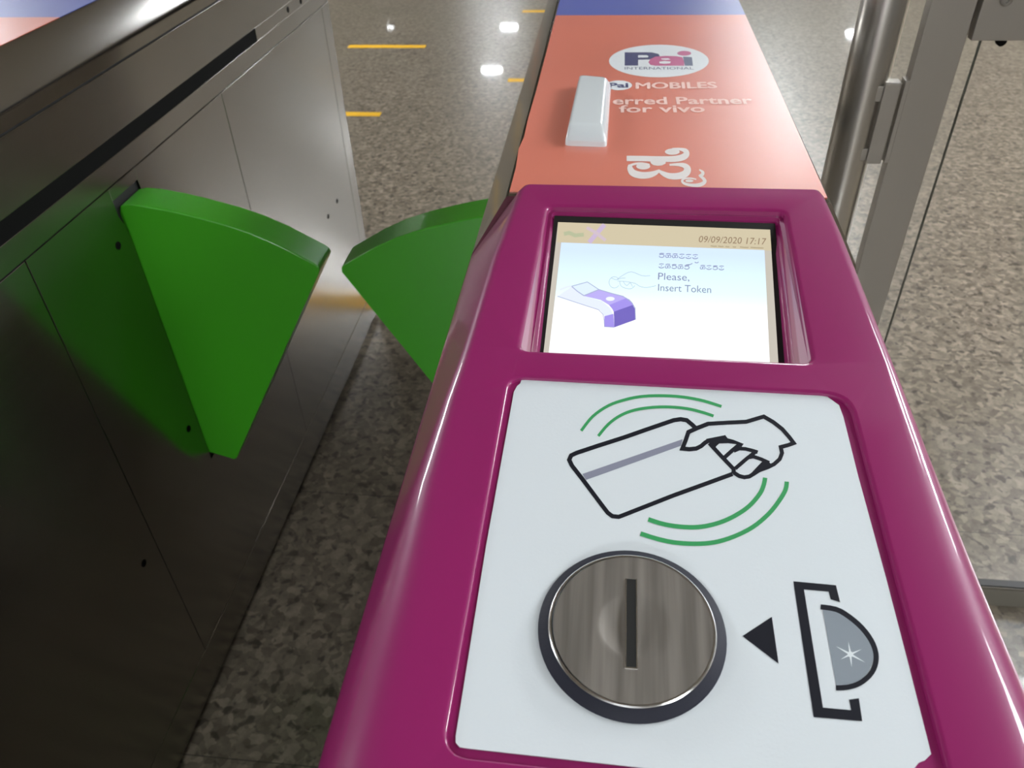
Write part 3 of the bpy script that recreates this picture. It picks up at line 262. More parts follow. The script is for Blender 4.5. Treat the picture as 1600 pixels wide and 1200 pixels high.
SCREEN = (('p','pale',((-25.25,-60.5),(-17.17,-52.55),(-9.01,-59.62),(1.67,-63.18),(6.69,-68.19),(8.55,-73.01),(3.42,-74.57),(1.22,-70.67),(-0.2,-69.84))),('p','lilac',((-9.16,-59.63),(-0.61,-54.1),(7.79,-56.79),(14.14,-58.63),(16.97,-60.52),(19.1,-64.05),(8.83,-70.33),(5.94,-65.98),(0.94,-62.3))),('p','violet',((5.94,-65.98),(15.57,-60.4),(17.67,-60.94),(19.79,-63.57),(20.86,-66.22),(8.85,-71.22),(7.73,-68.15))),('p','indigo',((8.84,-70.96),(19.81,-65.37),(21.23,-68),(21.65,-76.38),(9.47,-82.61))),('p','violet',((3.42,-74.57),(8.68,-72.56),(9.47,-82.61),(3.66,-82.45))),('p','glassy',((-17.19,-52.27),(-7.74,-48.13),(-0.39,-54.37),(-9.37,-59.64))),('r','slate',(((-17.11,-52.57),(-7.75,-48.75),(-0.7,-54.38),(7.74,-57.27),(14.06,-59.09),(18.93,-63.36),(21.14,-67.64),(21.5,-76.4)),((-17.26,-51.98),(-7.7,-48.08),(-0.52,-53.82),(7.85,-56.68),(14.24,-58.53),(19.26,-62.93),(21.58,-67.44),(21.94,-76.36)))),('r','slate',(((-17.35,-52.55),(-13.58,-56.41),(-9.39,-59.76),(-0.29,-54.41)),((-17.02,-52),(-13.28,-55.83),(-9.37,-58.97),(-0.51,-53.77)))),('r','slate',(((-25.3,-60.74),(-12.31,-65.66),(-0.3,-70.06),(2.38,-73.41),(3.19,-77.7),(3.49,-82.68),(9.46,-82.85)),((-25.21,-60.26),(-12.22,-65.18),(-0.11,-69.63),(2.72,-73.16),(3.56,-77.62),(3.83,-82.22),(9.47,-82.38)))),('r','pale',(((-23.89,-56.06),(-20.47,-54.07),(-17.01,-52.73)),((-24.41,-54.67),(-20.92,-52.64),(-17.39,-51.26)))),('p','white',((9.16,-61.04),(8.97,-61.67),(8.41,-62.23),(7.56,-62.62),(6.55,-62.79),(5.53,-62.71),(4.66,-62.39),(4.07,-61.89),(3.85,-61.27),(4.03,-60.63),(4.59,-60.07),(5.44,-59.68),(6.45,-59.51),(7.47,-59.59),(8.35,-59.91),(8.94,-60.41))),('r','line',(((10.12,-46.17),(11.07,-45.11),(12.45,-43.62),(13.94,-42.25),(15.44,-41.01),(17.05,-39.9),(18.79,-39.43),(20.83,-40.07),(23.08,-41.35),(25.19,-42.3),(27.17,-42.46),(28.96,-42.27),(30.2,-42.1)),((9.9,-45.81),(10.85,-44.75),(12.24,-43.25),(13.75,-41.86),(15.27,-40.6),(16.93,-39.46),(18.8,-38.95),(20.95,-39.62),(23.21,-40.91),(25.26,-41.84),(27.17,-41.99),(28.94,-41.81),(30.17,-41.64)))),('r','line',(((10.38,-47.15),(11.64,-47.18),(13.45,-47.25),(15.34,-47.41),(17.28,-47.7),(19.29,-48.08),(20.97,-48.58),(22.04,-49.26),(22.82,-50.09),(23.79,-50.78),(25.07,-51.27),(26.5,-51.6),(28.09,-51.64),(30.08,-51.19),(32.22,-50.46),(33.73,-49.92)),((10.39,-46.69),(11.65,-46.72),(13.47,-46.79),(15.37,-46.96),(17.32,-47.24),(19.36,-47.63),(21.09,-48.14),(22.23,-48.87),(23.02,-49.7),(23.93,-50.36),(25.16,-50.82),(26.54,-51.15),(28.07,-51.19),(30.02,-50.75),(32.14,-50.02),(33.65,-49.48)))),('r','line',(((11.19,-50.4),(10.98,-50.74),(10.69,-51.2),(10.38,-51.6),(10.06,-51.87),(9.7,-52.1),(9.34,-52.25),(8.96,-52.34),(8.57,-52.36),(8.19,-52.32),(7.82,-52.2),(7.46,-52.01),(7.11,-51.77),(6.8,-51.47),(6.5,-51.1),(6.25,-50.69),(6.04,-50.24),(5.86,-49.74),(5.73,-49.23),(5.65,-48.69),(5.62,-48.14),(5.64,-47.59),(5.71,-47.06),(5.82,-46.53),(5.99,-46.03),(6.19,-45.57),(6.44,-45.15),(6.73,-44.78),(7.04,-44.46),(7.38,-44.2),(7.74,-44.01),(8.12,-43.89),(8.51,-43.83),(8.89,-43.84),(9.27,-43.93),(9.65,-44.08),(10,-44.3),(10.35,-44.63),(10.69,-45.04),(10.93,-45.34)),((11.46,-50.68),(11.25,-51.03),(10.94,-51.51),(10.59,-51.95),(10.23,-52.27),(9.83,-52.52),(9.42,-52.7),(9,-52.8),(8.57,-52.82),(8.14,-52.77),(7.72,-52.64),(7.31,-52.43),(6.93,-52.16),(6.57,-51.82),(6.25,-51.41),(5.97,-50.96),(5.73,-50.46),(5.54,-49.91),(5.39,-49.34),(5.31,-48.75),(5.27,-48.15),(5.29,-47.54),(5.37,-46.95),(5.5,-46.37),(5.67,-45.82),(5.9,-45.31),(6.18,-44.84),(6.49,-44.43),(6.85,-44.07),(7.23,-43.78),(7.63,-43.57),(8.06,-43.43),(8.49,-43.36),(8.93,-43.38),(9.35,-43.48),(9.77,-43.65),(10.18,-43.89),(10.57,-44.27),(10.93,-44.7),(11.17,-45)))),('r','line',(((11.63,-46.9),(11.76,-47.93),(11.98,-49.4),(12.45,-50.72),(13.27,-51.61),(14.3,-52.27),(15.4,-52.72),(16.6,-52.99),(17.88,-53.07),(19.02,-52.85),(19.95,-52.1),(20.68,-51.09),(21.17,-50.37)),((11.98,-46.82),(12.1,-47.85),(12.31,-49.26),(12.73,-50.43),(13.46,-51.22),(14.43,-51.84),(15.48,-52.28),(16.64,-52.54),(17.86,-52.61),(18.9,-52.41),(19.73,-51.75),(20.43,-50.79),(20.92,-50.07)))),('r','line',(((13.8,-47.38),(14.37,-48.42),(15.19,-49.83),(16.11,-50.7),(16.95,-50),(17.67,-48.77),(18.18,-48.3),(18.64,-48.91),(19.14,-50.27),(19.49,-51.31)),((14.08,-47.11),(14.65,-48.14),(15.44,-49.5),(16.12,-50.15),(16.72,-49.65),(17.43,-48.44),(18.22,-47.71),(18.93,-48.64),(19.45,-50.07),(19.81,-51.11)))),('r','line',(((6.71,-44.92),(7.46,-45.35),(8.54,-45.94),(9.65,-46.24),(10.65,-45.97),(11.6,-45.42),(12.51,-44.99),(13.54,-44.78),(14.59,-44.66),(15.32,-44.59)),((6.84,-44.49),(7.59,-44.92),(8.64,-45.49),(9.65,-45.77),(10.54,-45.53),(11.47,-44.99),(12.43,-44.53),(13.5,-44.32),(14.56,-44.2),(15.3,-44.13)))),('r','lilacx',(((0.14,1.62),(-4.26,-5.83),(-9.14,-14.4)),((2.36,-0.96),(-2.02,-8.33),(-6.89,-16.83)))),('r','lilacx2',(((-10.5,-3.9),(-4.42,-8.29),(1.67,-14.63)),((-9.61,-1.4),(-3.36,-5.92),(2.87,-12.44)))),('r','greenish',(((-24.03,-10.47),(-21.1,-9.46),(-17.33,-11.54),(-11.46,-10.58)),((-24.75,-7.2),(-21.05,-5.92),(-17.1,-8.1),(-11.84,-7.24)))),('r','ink',(((35.84,-23.93),(37.26,-23.53),(38.77,-23.69)),((35.76,-23.33),(37.24,-22.91),(38.82,-23.07)))),('r','ink',(((35.91,-24.97),(36.88,-24.34),(38.01,-24.44),(38.59,-25.08),(38.46,-25.8),(37.58,-26.36),(36.46,-26.26),(35.77,-25.51)),((35.74,-24.44),(36.81,-23.74),(38.18,-23.86),(39.08,-24.85),(38.82,-26.21),(37.65,-26.96),(36.28,-26.84),(35.49,-25.97)))),('r','ink',(((39.96,-24.01),(41.38,-23.61),(42.89,-23.76)),((39.89,-23.4),(41.37,-22.98),(42.95,-23.15)))),('r','ink',(((40.51,-24.69),(41.03,-25.04),(41.17,-25.68),(40.9,-26.27),(40.39,-26.44),(39.97,-26.07),(39.9,-25.41),(40.26,-24.77)),((40.69,-24.21),(41.37,-24.65),(41.59,-25.74),(41.14,-26.73),(40.31,-27.01),(39.61,-26.4),(39.48,-25.28),(39.96,-24.45)))),('r','ink',(((42.02,-26.42),(41.57,-25.89),(41.58,-25.2),(41.99,-24.72),(42.52,-24.79),(42.81,-25.35),(42.68,-26.03),(42.13,-26.44)),((41.76,-26.83),(41.18,-26.15),(41.2,-24.97),(41.87,-24.17),(42.74,-24.28),(43.23,-25.22),(43.01,-26.38),(42.3,-26.9)))),('r','ink',(((44.08,-24.08),(45.49,-23.68),(47,-23.84)),((44.01,-23.48),(45.49,-23.06),(47.06,-23.23)))),('r','ink',(((44.62,-24.76),(45.14,-25.11),(45.27,-25.75),(45,-26.34),(44.5,-26.51),(44.08,-26.14),(44,-25.48),(44.38,-24.84)),((44.8,-24.28),(45.48,-24.72),(45.7,-25.81),(45.24,-26.8),(44.41,-27.08),(43.71,-26.47),(43.59,-25.36),(44.07,-24.52)))),('r','ink',(((46.12,-26.49),(45.68,-25.97),(45.69,-25.28),(46.09,-24.8),(46.62,-24.86),(46.91,-25.42),(46.78,-26.1),(46.23,-26.51)),((45.86,-26.9),(45.28,-26.22),(45.3,-25.04),(45.98,-24.24),(46.85,-24.35),(47.34,-25.3),(47.11,-26.45),(46.4,-26.97)))),('r','ink',(((48.19,-24.16),(49.6,-23.76),(51.11,-23.91)),((48.12,-23.55),(49.6,-23.14),(51.17,-23.3)))),('r','ink',(((50.97,-25.7),(50.73,-26.11),(50.3,-26.42),(49.72,-26.59),(49.11,-26.58),(48.58,-26.39),(48.26,-26.08),(48.13,-25.68)),((51.33,-26.08),(51.02,-26.61),(50.44,-27.02),(49.74,-27.23),(49.02,-27.21),(48.37,-26.98),(47.88,-26.52),(47.7,-25.96)))),('r','ink',(((49.87,-24.53),(49.03,-25.38)),((50.09,-24.95),(49.25,-25.8)))),('r','ink',(((52.29,-24.23),(53.7,-23.83),(55.2,-23.99)),((52.22,-23.63),(53.7,-23.21),(55.26,-23.38)))),('r','ink',(((55.06,-25.77),(54.82,-26.19),(54.39,-26.49),(53.81,-26.66),(53.2,-26.65),(52.67,-26.46),(52.35,-26.15),(52.22,-25.75)),((55.42,-26.15),(55.1,-26.68),(54.53,-27.1),(53.83,-27.3),(53.1,-27.29),(52.45,-27.05),(51.97,-26.59),(51.79,-26.03)))),('r','ink',(((53.97,-24.6),(53.13,-25.45)),((54.19,-25.02),(53.35,-25.87)))),('r','ink',(((56.38,-24.3),(57.79,-23.91),(59.29,-24.06)),((56.32,-23.7),(57.79,-23.29),(59.36,-23.45)))),('r','ink',(((59.14,-25.84),(58.89,-26.26),(58.47,-26.56),(57.89,-26.73),(57.28,-26.72),(56.75,-26.53),(56.43,-26.23),(56.31,-25.82)),((59.5,-26.23),(59.18,-26.75),(58.6,-27.17),(57.9,-27.37),(57.18,-27.36),(56.53,-27.12),(56.05,-26.66),(55.87,-26.11)))),('r','ink',(((58.05,-24.68),(57.21,-25.52)),((58.27,-25.1),(57.43,-25.94)))),('r','ink',(((59.33,-29.37),(59.24,-29.71),(59.02,-29.96),(58.68,-30.12),(58.29,-30.14),(57.94,-30.02),(57.73,-29.79),(57.64,-29.46)),((59.73,-29.54),(59.59,-30.03),(59.22,-30.46),(58.73,-30.7),(58.21,-30.73),(57.73,-30.55),(57.36,-30.16),(57.24,-29.69)))),('r','ink',(((35.75,-32.72),(37.07,-32.33),(38.48,-32.49)),((35.67,-32.13),(37.06,-31.72),(38.53,-31.88)))),('r','ink',(((38.37,-34.25),(38.14,-34.66),(37.75,-34.95),(37.22,-35.12),(36.65,-35.11),(36.16,-34.92),(35.85,-34.62),(35.72,-34.22)),((38.74,-34.61),(38.45,-35.13),(37.91,-35.54),(37.25,-35.75),(36.56,-35.73),(35.94,-35.49),(35.47,-35.04),(35.29,-34.49)))),('r','ink',(((37.32,-33.09),(36.54,-33.93)),((37.56,-33.5),(36.78,-34.33)))),('r','ink',(((39.6,-32.84),(40.92,-32.45),(42.33,-32.61)),((39.52,-32.25),(40.91,-31.84),(42.38,-32)))),('r','ink',(((40.09,-33.51),(40.58,-33.85),(40.71,-34.48),(40.46,-35.06),(40,-35.22),(39.61,-34.87),(39.54,-34.22),(39.89,-33.58)),((40.28,-33.04),(40.92,-33.48),(41.12,-34.54),(40.7,-35.51),(39.91,-35.79),(39.25,-35.19),(39.13,-34.1),(39.58,-33.28)))),('r','ink',(((41.53,-35.22),(41.11,-34.7),(41.12,-34.01),(41.49,-33.55),(41.97,-33.61),(42.24,-34.16),(42.12,-34.83),(41.61,-35.23)),((41.26,-35.61),(40.72,-34.94),(40.73,-33.79),(41.37,-33),(42.2,-33.11),(42.66,-34.04),(42.45,-35.16),(41.79,-35.68)))),('r','ink',(((43.44,-32.96),(44.76,-32.57),(46.16,-32.73)),((43.37,-32.37),(44.75,-31.96),(46.22,-32.12)))),('r','ink',(((43.51,-33.97),(44.41,-33.36),(45.44,-33.46),(45.98,-34.08),(45.84,-34.8),(45.04,-35.34),(44,-35.24),(43.37,-34.51)),((43.33,-33.46),(44.34,-32.78),(45.63,-32.89),(46.46,-33.86),(46.2,-35.18),(45.1,-35.92),(43.82,-35.8),(43.08,-34.95)))),('r','ink',(((47.28,-33.08),(48.6,-32.69),(50,-32.84)),((47.21,-32.49),(48.59,-32.08),(50.06,-32.24)))),('r','ink',(((47.76,-33.75),(48.25,-34.08),(48.37,-34.72),(48.11,-35.29),(47.66,-35.45),(47.27,-35.1),(47.21,-34.45),(47.56,-33.82)),((47.96,-33.28),(48.59,-33.71),(48.78,-34.77),(48.36,-35.74),(47.57,-36.02),(46.91,-35.42),(46.8,-34.33),(47.25,-33.52)))),('r','ink',(((49.18,-35.45),(48.76,-34.93),(48.78,-34.25),(49.16,-33.78),(49.63,-33.85),(49.9,-34.39),(49.77,-35.07),(49.26,-35.46)),((48.91,-35.84),(48.37,-35.17),(48.4,-34.03),(49.04,-33.24),(49.87,-33.35),(50.32,-34.28),(50.1,-35.4),(49.43,-35.91)))),('r','ink',(((51.11,-33.2),(52.42,-32.81),(53.82,-32.96)),((51.04,-32.61),(52.42,-32.2),(53.89,-32.36)))),('r','ink',(((51.16,-34.21),(52.06,-33.6),(53.09,-33.69),(53.62,-34.32),(53.48,-35.03),(52.67,-35.57),(51.65,-35.48),(51.02,-34.74)),((50.99,-33.69),(52,-33.01),(53.28,-33.13),(54.1,-34.1),(53.84,-35.42),(52.73,-36.15),(51.46,-36.03),(50.73,-35.18)))),('r','ink',(((52.03,-32.64),(54.4,-32.3),(55.91,-31.28)),((52.01,-32.06),(54.3,-31.74),(55.74,-30.76)))),('r','ink',(((60.71,-32.99),(62.01,-32.62),(63.38,-32.76)),((60.65,-32.4),(62.01,-32.01),(63.45,-32.16)))),('r','ink',(((61.18,-33.61),(61.65,-33.92),(61.75,-34.5),(61.5,-35.03),(61.05,-35.18),(60.68,-34.86),(60.63,-34.26),(60.98,-33.68)),((61.37,-33.14),(61.99,-33.55),(62.17,-34.56),(61.73,-35.48),(60.95,-35.74),(60.32,-35.18),(60.23,-34.14),(60.68,-33.37)))),('r','ink',(((62.54,-35.18),(62.15,-34.7),(62.17,-34.07),(62.54,-33.64),(63.01,-33.7),(63.26,-34.2),(63.13,-34.82),(62.62,-35.19)),((62.27,-35.58),(61.75,-34.94),(61.8,-33.85),(62.44,-33.1),(63.24,-33.2),(63.68,-34.08),(63.44,-35.15),(62.78,-35.64)))),('r','ink',(((64.46,-33.04),(65.76,-32.67),(67.12,-32.81)),((64.4,-32.45),(65.76,-32.06),(67.19,-32.21)))),('r','ink',(((66.96,-34.43),(66.73,-34.81),(66.35,-35.08),(65.82,-35.24),(65.26,-35.23),(64.79,-35.05),(64.5,-34.78),(64.39,-34.41)),((67.31,-34.8),(67.02,-35.29),(66.48,-35.67),(65.83,-35.86),(65.16,-35.85),(64.56,-35.63),(64.12,-35.21),(63.96,-34.69)))),('r','ink',(((65.98,-33.35),(65.2,-34.13)),((66.19,-33.76),(65.41,-34.54)))),('r','ink',(((68.2,-33.09),(69.5,-32.72),(70.86,-32.86)),((68.15,-32.5),(69.51,-32.11),(70.94,-32.26)))),('r','ink',(((68.24,-34.03),(69.13,-33.46),(70.14,-33.55),(70.64,-34.13),(70.5,-34.77),(69.7,-35.28),(68.69,-35.19),(68.1,-34.5)),((68.09,-33.52),(69.09,-32.88),(70.34,-32.99),(71.13,-33.9),(70.84,-35.16),(69.75,-35.86),(68.5,-35.75),(67.81,-34.95)))),('r','ink',(((71.94,-33.14),(73.24,-32.77),(74.6,-32.91)),((71.89,-32.55),(73.25,-32.16),(74.67,-32.31)))),('r','ink',(((74.42,-34.52),(74.19,-34.9),(73.8,-35.18),(73.28,-35.34),(72.72,-35.33),(72.25,-35.15),(71.97,-34.88),(71.86,-34.51)),((74.77,-34.89),(74.47,-35.38),(73.93,-35.77),(73.28,-35.96),(72.62,-35.95),(72.02,-35.73),(71.58,-35.3),(71.43,-34.79)))),('r','ink',(((73.45,-33.45),(72.67,-34.23)),((73.66,-33.86),(72.88,-34.64)))),('r','tan2',(((67.37,-16.43),(69.29,-16.77),(71.23,-16.67)),((67.51,-15.46),(69.38,-15.8),(71.26,-15.7)))),('r','tan2',(((71.87,-16.52),(73.59,-16.87),(75.32,-16.75)),((72.04,-15.55),(73.69,-15.89),(75.35,-15.78)))),('r','tan2',(((76.41,-16.6),(77.61,-16.98),(78.84,-16.82)),((76.62,-15.65),(77.72,-15.99),(78.84,-15.85)))),('r','tan2',(((80.77,-16.68),(81.83,-17.07),(82.93,-16.89)),((81.01,-15.74),(81.95,-16.08),(82.92,-15.93)))),('r','tan2',(((85.19,-16.78),(87.81,-17.09),(90.44,-17.04)),((85.33,-15.81),(87.91,-16.12),(90.52,-16.07)))),('r','tan2',(((91.59,-16.9),(95.5,-17.16),(99.41,-17.22)),((91.71,-15.93),(95.6,-16.19),(99.51,-16.25)))))
STEXT = (('09/09/2020 17:17','tan3',(59.98,-13.2),(100.93,-13.91),(60.96,-7.67),0),('Please,','ink',(34.87,-45.07),(53.61,-45.33),(35.09,-39.4),0),('Insert Token','ink',(34.82,-53.94),(66.15,-54.36),(35.04,-48.38),0))
AD = (('p','white',((93.6,294.44),(92.39,286.52),(90.09,278.91),(86.79,271.78),(82.58,265.26),(77.56,259.51),(71.86,254.62),(65.61,250.69),(58.95,247.81),(52.03,246.01),(44.98,245.34),(37.95,245.81),(31.1,247.42),(24.57,250.13),(18.51,253.92),(13.05,258.7),(8.33,264.39),(4.47,270.88),(1.58,278.03),(-0.25,285.68),(-0.95,293.67),(-0.47,301.81),(1.2,309.87),(4.04,317.66),(8.01,324.96),(13.03,331.55),(18.96,337.25),(25.66,341.88),(32.94,345.29),(40.6,347.39),(48.42,348.1),(56.18,347.41),(63.66,345.34),(70.65,341.97),(76.95,337.4),(82.41,331.78),(86.9,325.28),(90.3,318.1),(92.57,310.42),(93.67,302.47))),('p','white',((20.52,222.76),(20.37,220.7),(19.93,218.69),(19.22,216.79),(18.27,215.03),(17.09,213.47),(15.71,212.12),(14.17,211.04),(12.51,210.24),(10.76,209.73),(8.96,209.54),(7.17,209.66),(5.41,210.1),(3.73,210.84),(2.18,211.87),(0.79,213.17),(-0.41,214.7),(-1.39,216.42),(-2.12,218.31),(-2.58,220.3),(-2.76,222.37),(-2.65,224.44),(-2.26,226.48),(-1.59,228.43),(-0.65,230.24),(0.53,231.87),(1.92,233.27),(3.48,234.41),(5.19,235.25),(6.99,235.77),(8.83,235.97),(10.68,235.83),(12.48,235.36),(14.19,234.57),(15.76,233.49),(17.16,232.14),(18.35,230.55),(19.3,228.77),(19.98,226.85),(20.4,224.83))),('p','pink',((78.68,318.93),(78.19,316.46),(77.09,314.24),(75.49,312.49),(73.55,311.36),(71.44,310.96),(69.38,311.33),(67.56,312.44),(66.16,314.18),(65.31,316.39),(65.1,318.86),(65.56,321.34),(66.65,323.59),(68.26,325.39),(70.23,326.55),(72.36,326.96),(74.45,326.57),(76.29,325.42),(77.69,323.64),(78.51,321.4))),('p','navy',((14.07,322.01),(40.38,322.13),(47.06,316.66),(48.01,308.33),(45.97,302.15),(39.76,298.85),(26.92,297.94),(26.67,279.61),(14.04,279.48))),('p','white',((27.12,312.78),(35.18,312.83),(37.33,309.51),(36.25,305.37),(27.01,304.48))),('p','pink',((36.5,289.97),(38.57,300.06),(43.69,307.89),(53.62,310.44),(63.41,309.67),(69.35,306.41),(70.36,292.25),(69.64,279.64),(42.83,279.37),(38.12,282.07))),('p','white',((49.02,302.18),(55.77,303.04),(57.78,298.99),(53.1,297.33),(49.27,298.92))),('p','white',((46.83,291.65),(51.76,294.1),(57.74,292.54),(56.89,286.97),(51.42,285.34),(46.91,286.88))),('p','slate2',((70.05,308.06),(78.49,306.47),(77.7,279.72),(70.23,279.65))),('r','white2',(((15.27,54.41),(17.03,54.45),(19.55,54.49),(22.36,54.54),(24.97,54.56),(27.3,54.55),(29.6,54.53),(31.88,54.5),(34.17,54.45),(36.5,54.37),(38.87,54.26),(41.19,54.16),(43.36,54.11),(45.38,54.07),(47.3,54.02),(49.16,54.1),(50.97,54.44),(52.73,55.07),(54.42,55.94),(56,57.05),(57.46,58.49),(58.78,60.42),(59.9,62.85),(60.74,65.65),(61.27,68.72),(61.4,71.95),(61.11,75.02),(60.42,77.57),(59.4,79.32),(58.14,80.18),(56.75,80.52),(55.33,80.63),(54,80.67),(52.64,80.6),(51.22,80.4),(49.98,80.17),(49.13,80.02)),((15.33,64.28),(17.11,64.31),(19.67,64.35),(22.52,64.39),(25.18,64.41),(27.55,64.39),(29.89,64.34),(32.2,64.3),(34.52,64.28),(36.9,64.26),(39.3,64.25),(41.62,64.28),(43.8,64.39),(45.83,64.55),(47.72,64.76),(49.44,65.08),(51.01,65.57),(52.51,66.27),(53.92,67.14),(55.12,68.09),(55.97,68.97),(56.46,69.71),(56.73,70.3),(56.88,70.67),(56.95,70.71),(57.07,70.61),(57.23,70.8),(57.35,71.31),(57.3,72.12),(56.83,73.24),(55.89,74.44),(54.74,75.5),(53.6,76.27),(52.39,76.66),(51.07,76.72),(49.86,76.63),(49.01,76.58)))),('p','white2',((54.45,73.14),(54.06,71.25),(53.12,69.55),(51.75,68.22),(50.08,67.41),(48.3,67.18),(46.6,67.58),(45.15,68.56),(44.11,70.01),(43.6,71.79),(43.67,73.7),(44.32,75.53),(45.49,77.1),(47.04,78.21),(48.81,78.76),(50.61,78.66),(52.22,77.95),(53.48,76.69),(54.26,75.04))),('p','white2',((32.4,55.77),(43.46,56.19),(43.26,51.13),(40.39,47.61),(37.64,46.82),(34.48,47.83),(32.73,50.72))),('r','white2',(((16.56,48.32),(16.35,47.15),(16.03,45.32),(15.78,42.76),(15.79,39.97),(16.04,37.35),(16.45,34.59),(17.18,31.63),(18.29,28.97),(19.69,27.11),(21.17,25.84),(22.69,24.96),(24.18,24.39),(25.69,24.13),(27.23,24.2),(28.72,24.52),(30.13,25.05),(31.49,25.83),(32.79,26.87),(33.99,28.07),(35.08,29.4),(36.1,30.96),(37,32.7),(37.73,34.42),(38.33,36.07),(38.72,37.87),(38.72,39.5),(38.54,40.31),(38.43,40.68)),((18.58,48.28),(18.75,47.05),(18.99,45.46),(19.3,44.13),(19.64,43.1),(20.01,41.83),(20.42,40.43),(20.81,39.46),(21.2,38.83),(21.82,38.12),(22.79,37.29),(23.93,36.55),(25.07,36),(26.2,35.69),(27.41,35.58),(28.65,35.63),(29.82,35.78),(30.91,36.03),(31.98,36.42),(33.01,36.91),(33.95,37.42),(34.81,37.97),(35.65,38.64),(36.39,39.32),(36.9,39.73),(37.09,39.65),(37.26,39.52),(37.41,39.95),(37.52,40.45)))),('r','white2',(((17.91,43.97),(18.52,44.69),(19.38,45.71),(20.36,46.75),(21.41,47.59),(22.6,48.23),(23.97,48.79),(25.38,49.18),(26.71,49.34),(28.07,49.15),(29.49,48.67),(30.75,48.12),(31.64,47.74)),((17.2,48.1),(17.82,48.75),(18.73,49.73),(19.86,50.79),(21.09,51.59),(22.43,52.1),(23.89,52.46),(25.4,52.63),(26.84,52.55),(28.3,52.08),(29.76,51.3),(31.02,50.51),(31.9,49.97)))),('p','white2',((32.15,45.7),(31.83,43.86),(31.01,42.21),(29.78,40.92),(28.26,40.12),(26.63,39.9),(25.04,40.29),(23.68,41.23),(22.69,42.64),(22.18,44.37),(22.2,46.23),(22.75,48.02),(23.79,49.54),(25.19,50.62),(26.81,51.15),(28.47,51.07),(29.97,50.37),(31.17,49.15),(31.92,47.54))),('r','white2',(((37.3,37.8),(37.6,36.58),(38.03,34.8),(38.66,32.73),(39.48,30.81),(40.46,29.09),(41.6,27.37),(42.95,25.79),(44.47,24.63),(46.13,24),(47.88,23.77),(49.64,23.88),(51.33,24.28),(52.96,25),(54.59,26.08),(56.17,27.55),(57.67,29.61),(58.96,32.48),(59.92,35.86),(60.5,39.45),(60.67,43.17),(60.26,46.53),(59.44,49.06),(58.4,50.83),(57.2,52.02),(55.86,52.6),(54.42,52.72),(52.97,52.6),(51.55,52.37),(50.01,51.95),(48.37,51.34),(46.92,50.73),(45.91,50.32)),((38.18,40.22),(38.73,39.63),(39.47,38.84),(40.32,38.06),(41.22,37.34),(42.24,36.5),(43.36,35.57),(44.51,34.83),(45.64,34.42),(46.92,34.31),(48.38,34.42),(49.85,34.76),(51.18,35.31),(52.41,36.11),(53.58,37.12),(54.53,38.19),(55.07,39.03),(55.31,39.63),(55.49,40.29),(55.62,40.86),(55.69,40.92),(55.83,41.02),(55.88,41.8),(55.73,42.93),(55.37,44.04),(54.71,45),(53.69,45.81),(52.47,46.43),(51.22,46.91),(49.83,47.18),(48.29,47.23),(46.86,47.18),(45.87,47.15)))),('r','white2',(((66.06,40.32),(66.45,39.32),(67.01,37.92),(67.47,36.5),(67.56,35.7),(67.48,35.64),(67.38,35.42),(67.21,34.94),(67.17,34.79),(67.12,34.46),(66.59,33.78),(65.76,32.87),(65.06,30.57),(65.68,28.56),(66.33,27.06),(66.93,25.58),(67.28,24.37),(67.47,23.3),(67.61,22.34),(67.59,22.01),(67.58,22.16),(67.36,21.72),(66.76,20.78),(65.96,19.81),(65.09,19.03),(64.07,18.4),(62.84,17.9),(61.51,17.58),(60.22,17.47),(58.92,17.62),(57.56,17.99),(56.33,18.54),(55.4,19.19),(54.77,19.95),(54.35,20.81),(54.14,21.53),(54.1,21.75),(54.1,21.94),(54.35,22.66),(54.86,23.53),(55.51,24.23),(56.38,24.68),(57.5,24.94),(58.67,25.02),(59.72,25),(60.69,24.79),(61.65,24.4),(62.48,23.98),(63.08,23.69)),((66.66,42.22),(67.19,41.67),(67.99,40.86),(68.83,39.8),(69.51,38.23),(69.67,35.99),(69.43,33.82),(68.99,32.07),(68.35,30.41),(67.42,29.61),(66.66,29.65),(66.39,29.9),(66.68,31.01),(66.71,31.15),(67.41,30.36),(68.31,29.34),(69.05,28.04),(69.52,26.55),(69.9,24.85),(70.07,22.51),(69.68,19.77),(68.82,17.53),(67.81,15.72),(66.64,14.19),(65.38,13.08),(64.03,12.49),(62.59,12.27),(61.15,12.31),(59.76,12.53),(58.36,12.94),(56.92,13.56),(55.59,14.37),(54.49,15.32),(53.63,16.53),(52.98,18.01),(52.56,19.73),(52.46,21.79),(52.89,23.78),(53.59,25.25),(54.43,26.34),(55.35,27.1),(56.42,27.51),(57.63,27.68),(58.86,27.68),(59.98,27.55),(61.02,27.2),(62.01,26.66),(62.84,26.12),(63.42,25.76)))),('p','white2',((61.06,22.1),(60.76,21.15),(60.03,20.35),(58.99,19.82),(57.84,19.67),(56.75,19.92),(55.93,20.52),(55.5,21.38),(55.56,22.34),(56.08,23.24),(56.99,23.93),(58.11,24.28),(59.27,24.23),(60.25,23.79),(60.88,23.04))))
ATEXT = (('INTERNATIONAL','slate2',(14.04,267.29),(77.75,268.02),(14.04,275),0),('MOBILES','cream',(24.09,213.38),(94.16,216.35),(24.28,229.82),-0.55),('erred Partner','cream',(3.77,173.09),(120.58,177.36),(3.57,190.57),0.02),('for vivo','cream',(9.24,154.18),(79.61,156.74),(9.15,170.89),0.02),('Pai','navy',(-0.11,216.36),(17.38,216.67),(-0.29,228.54),0.03))

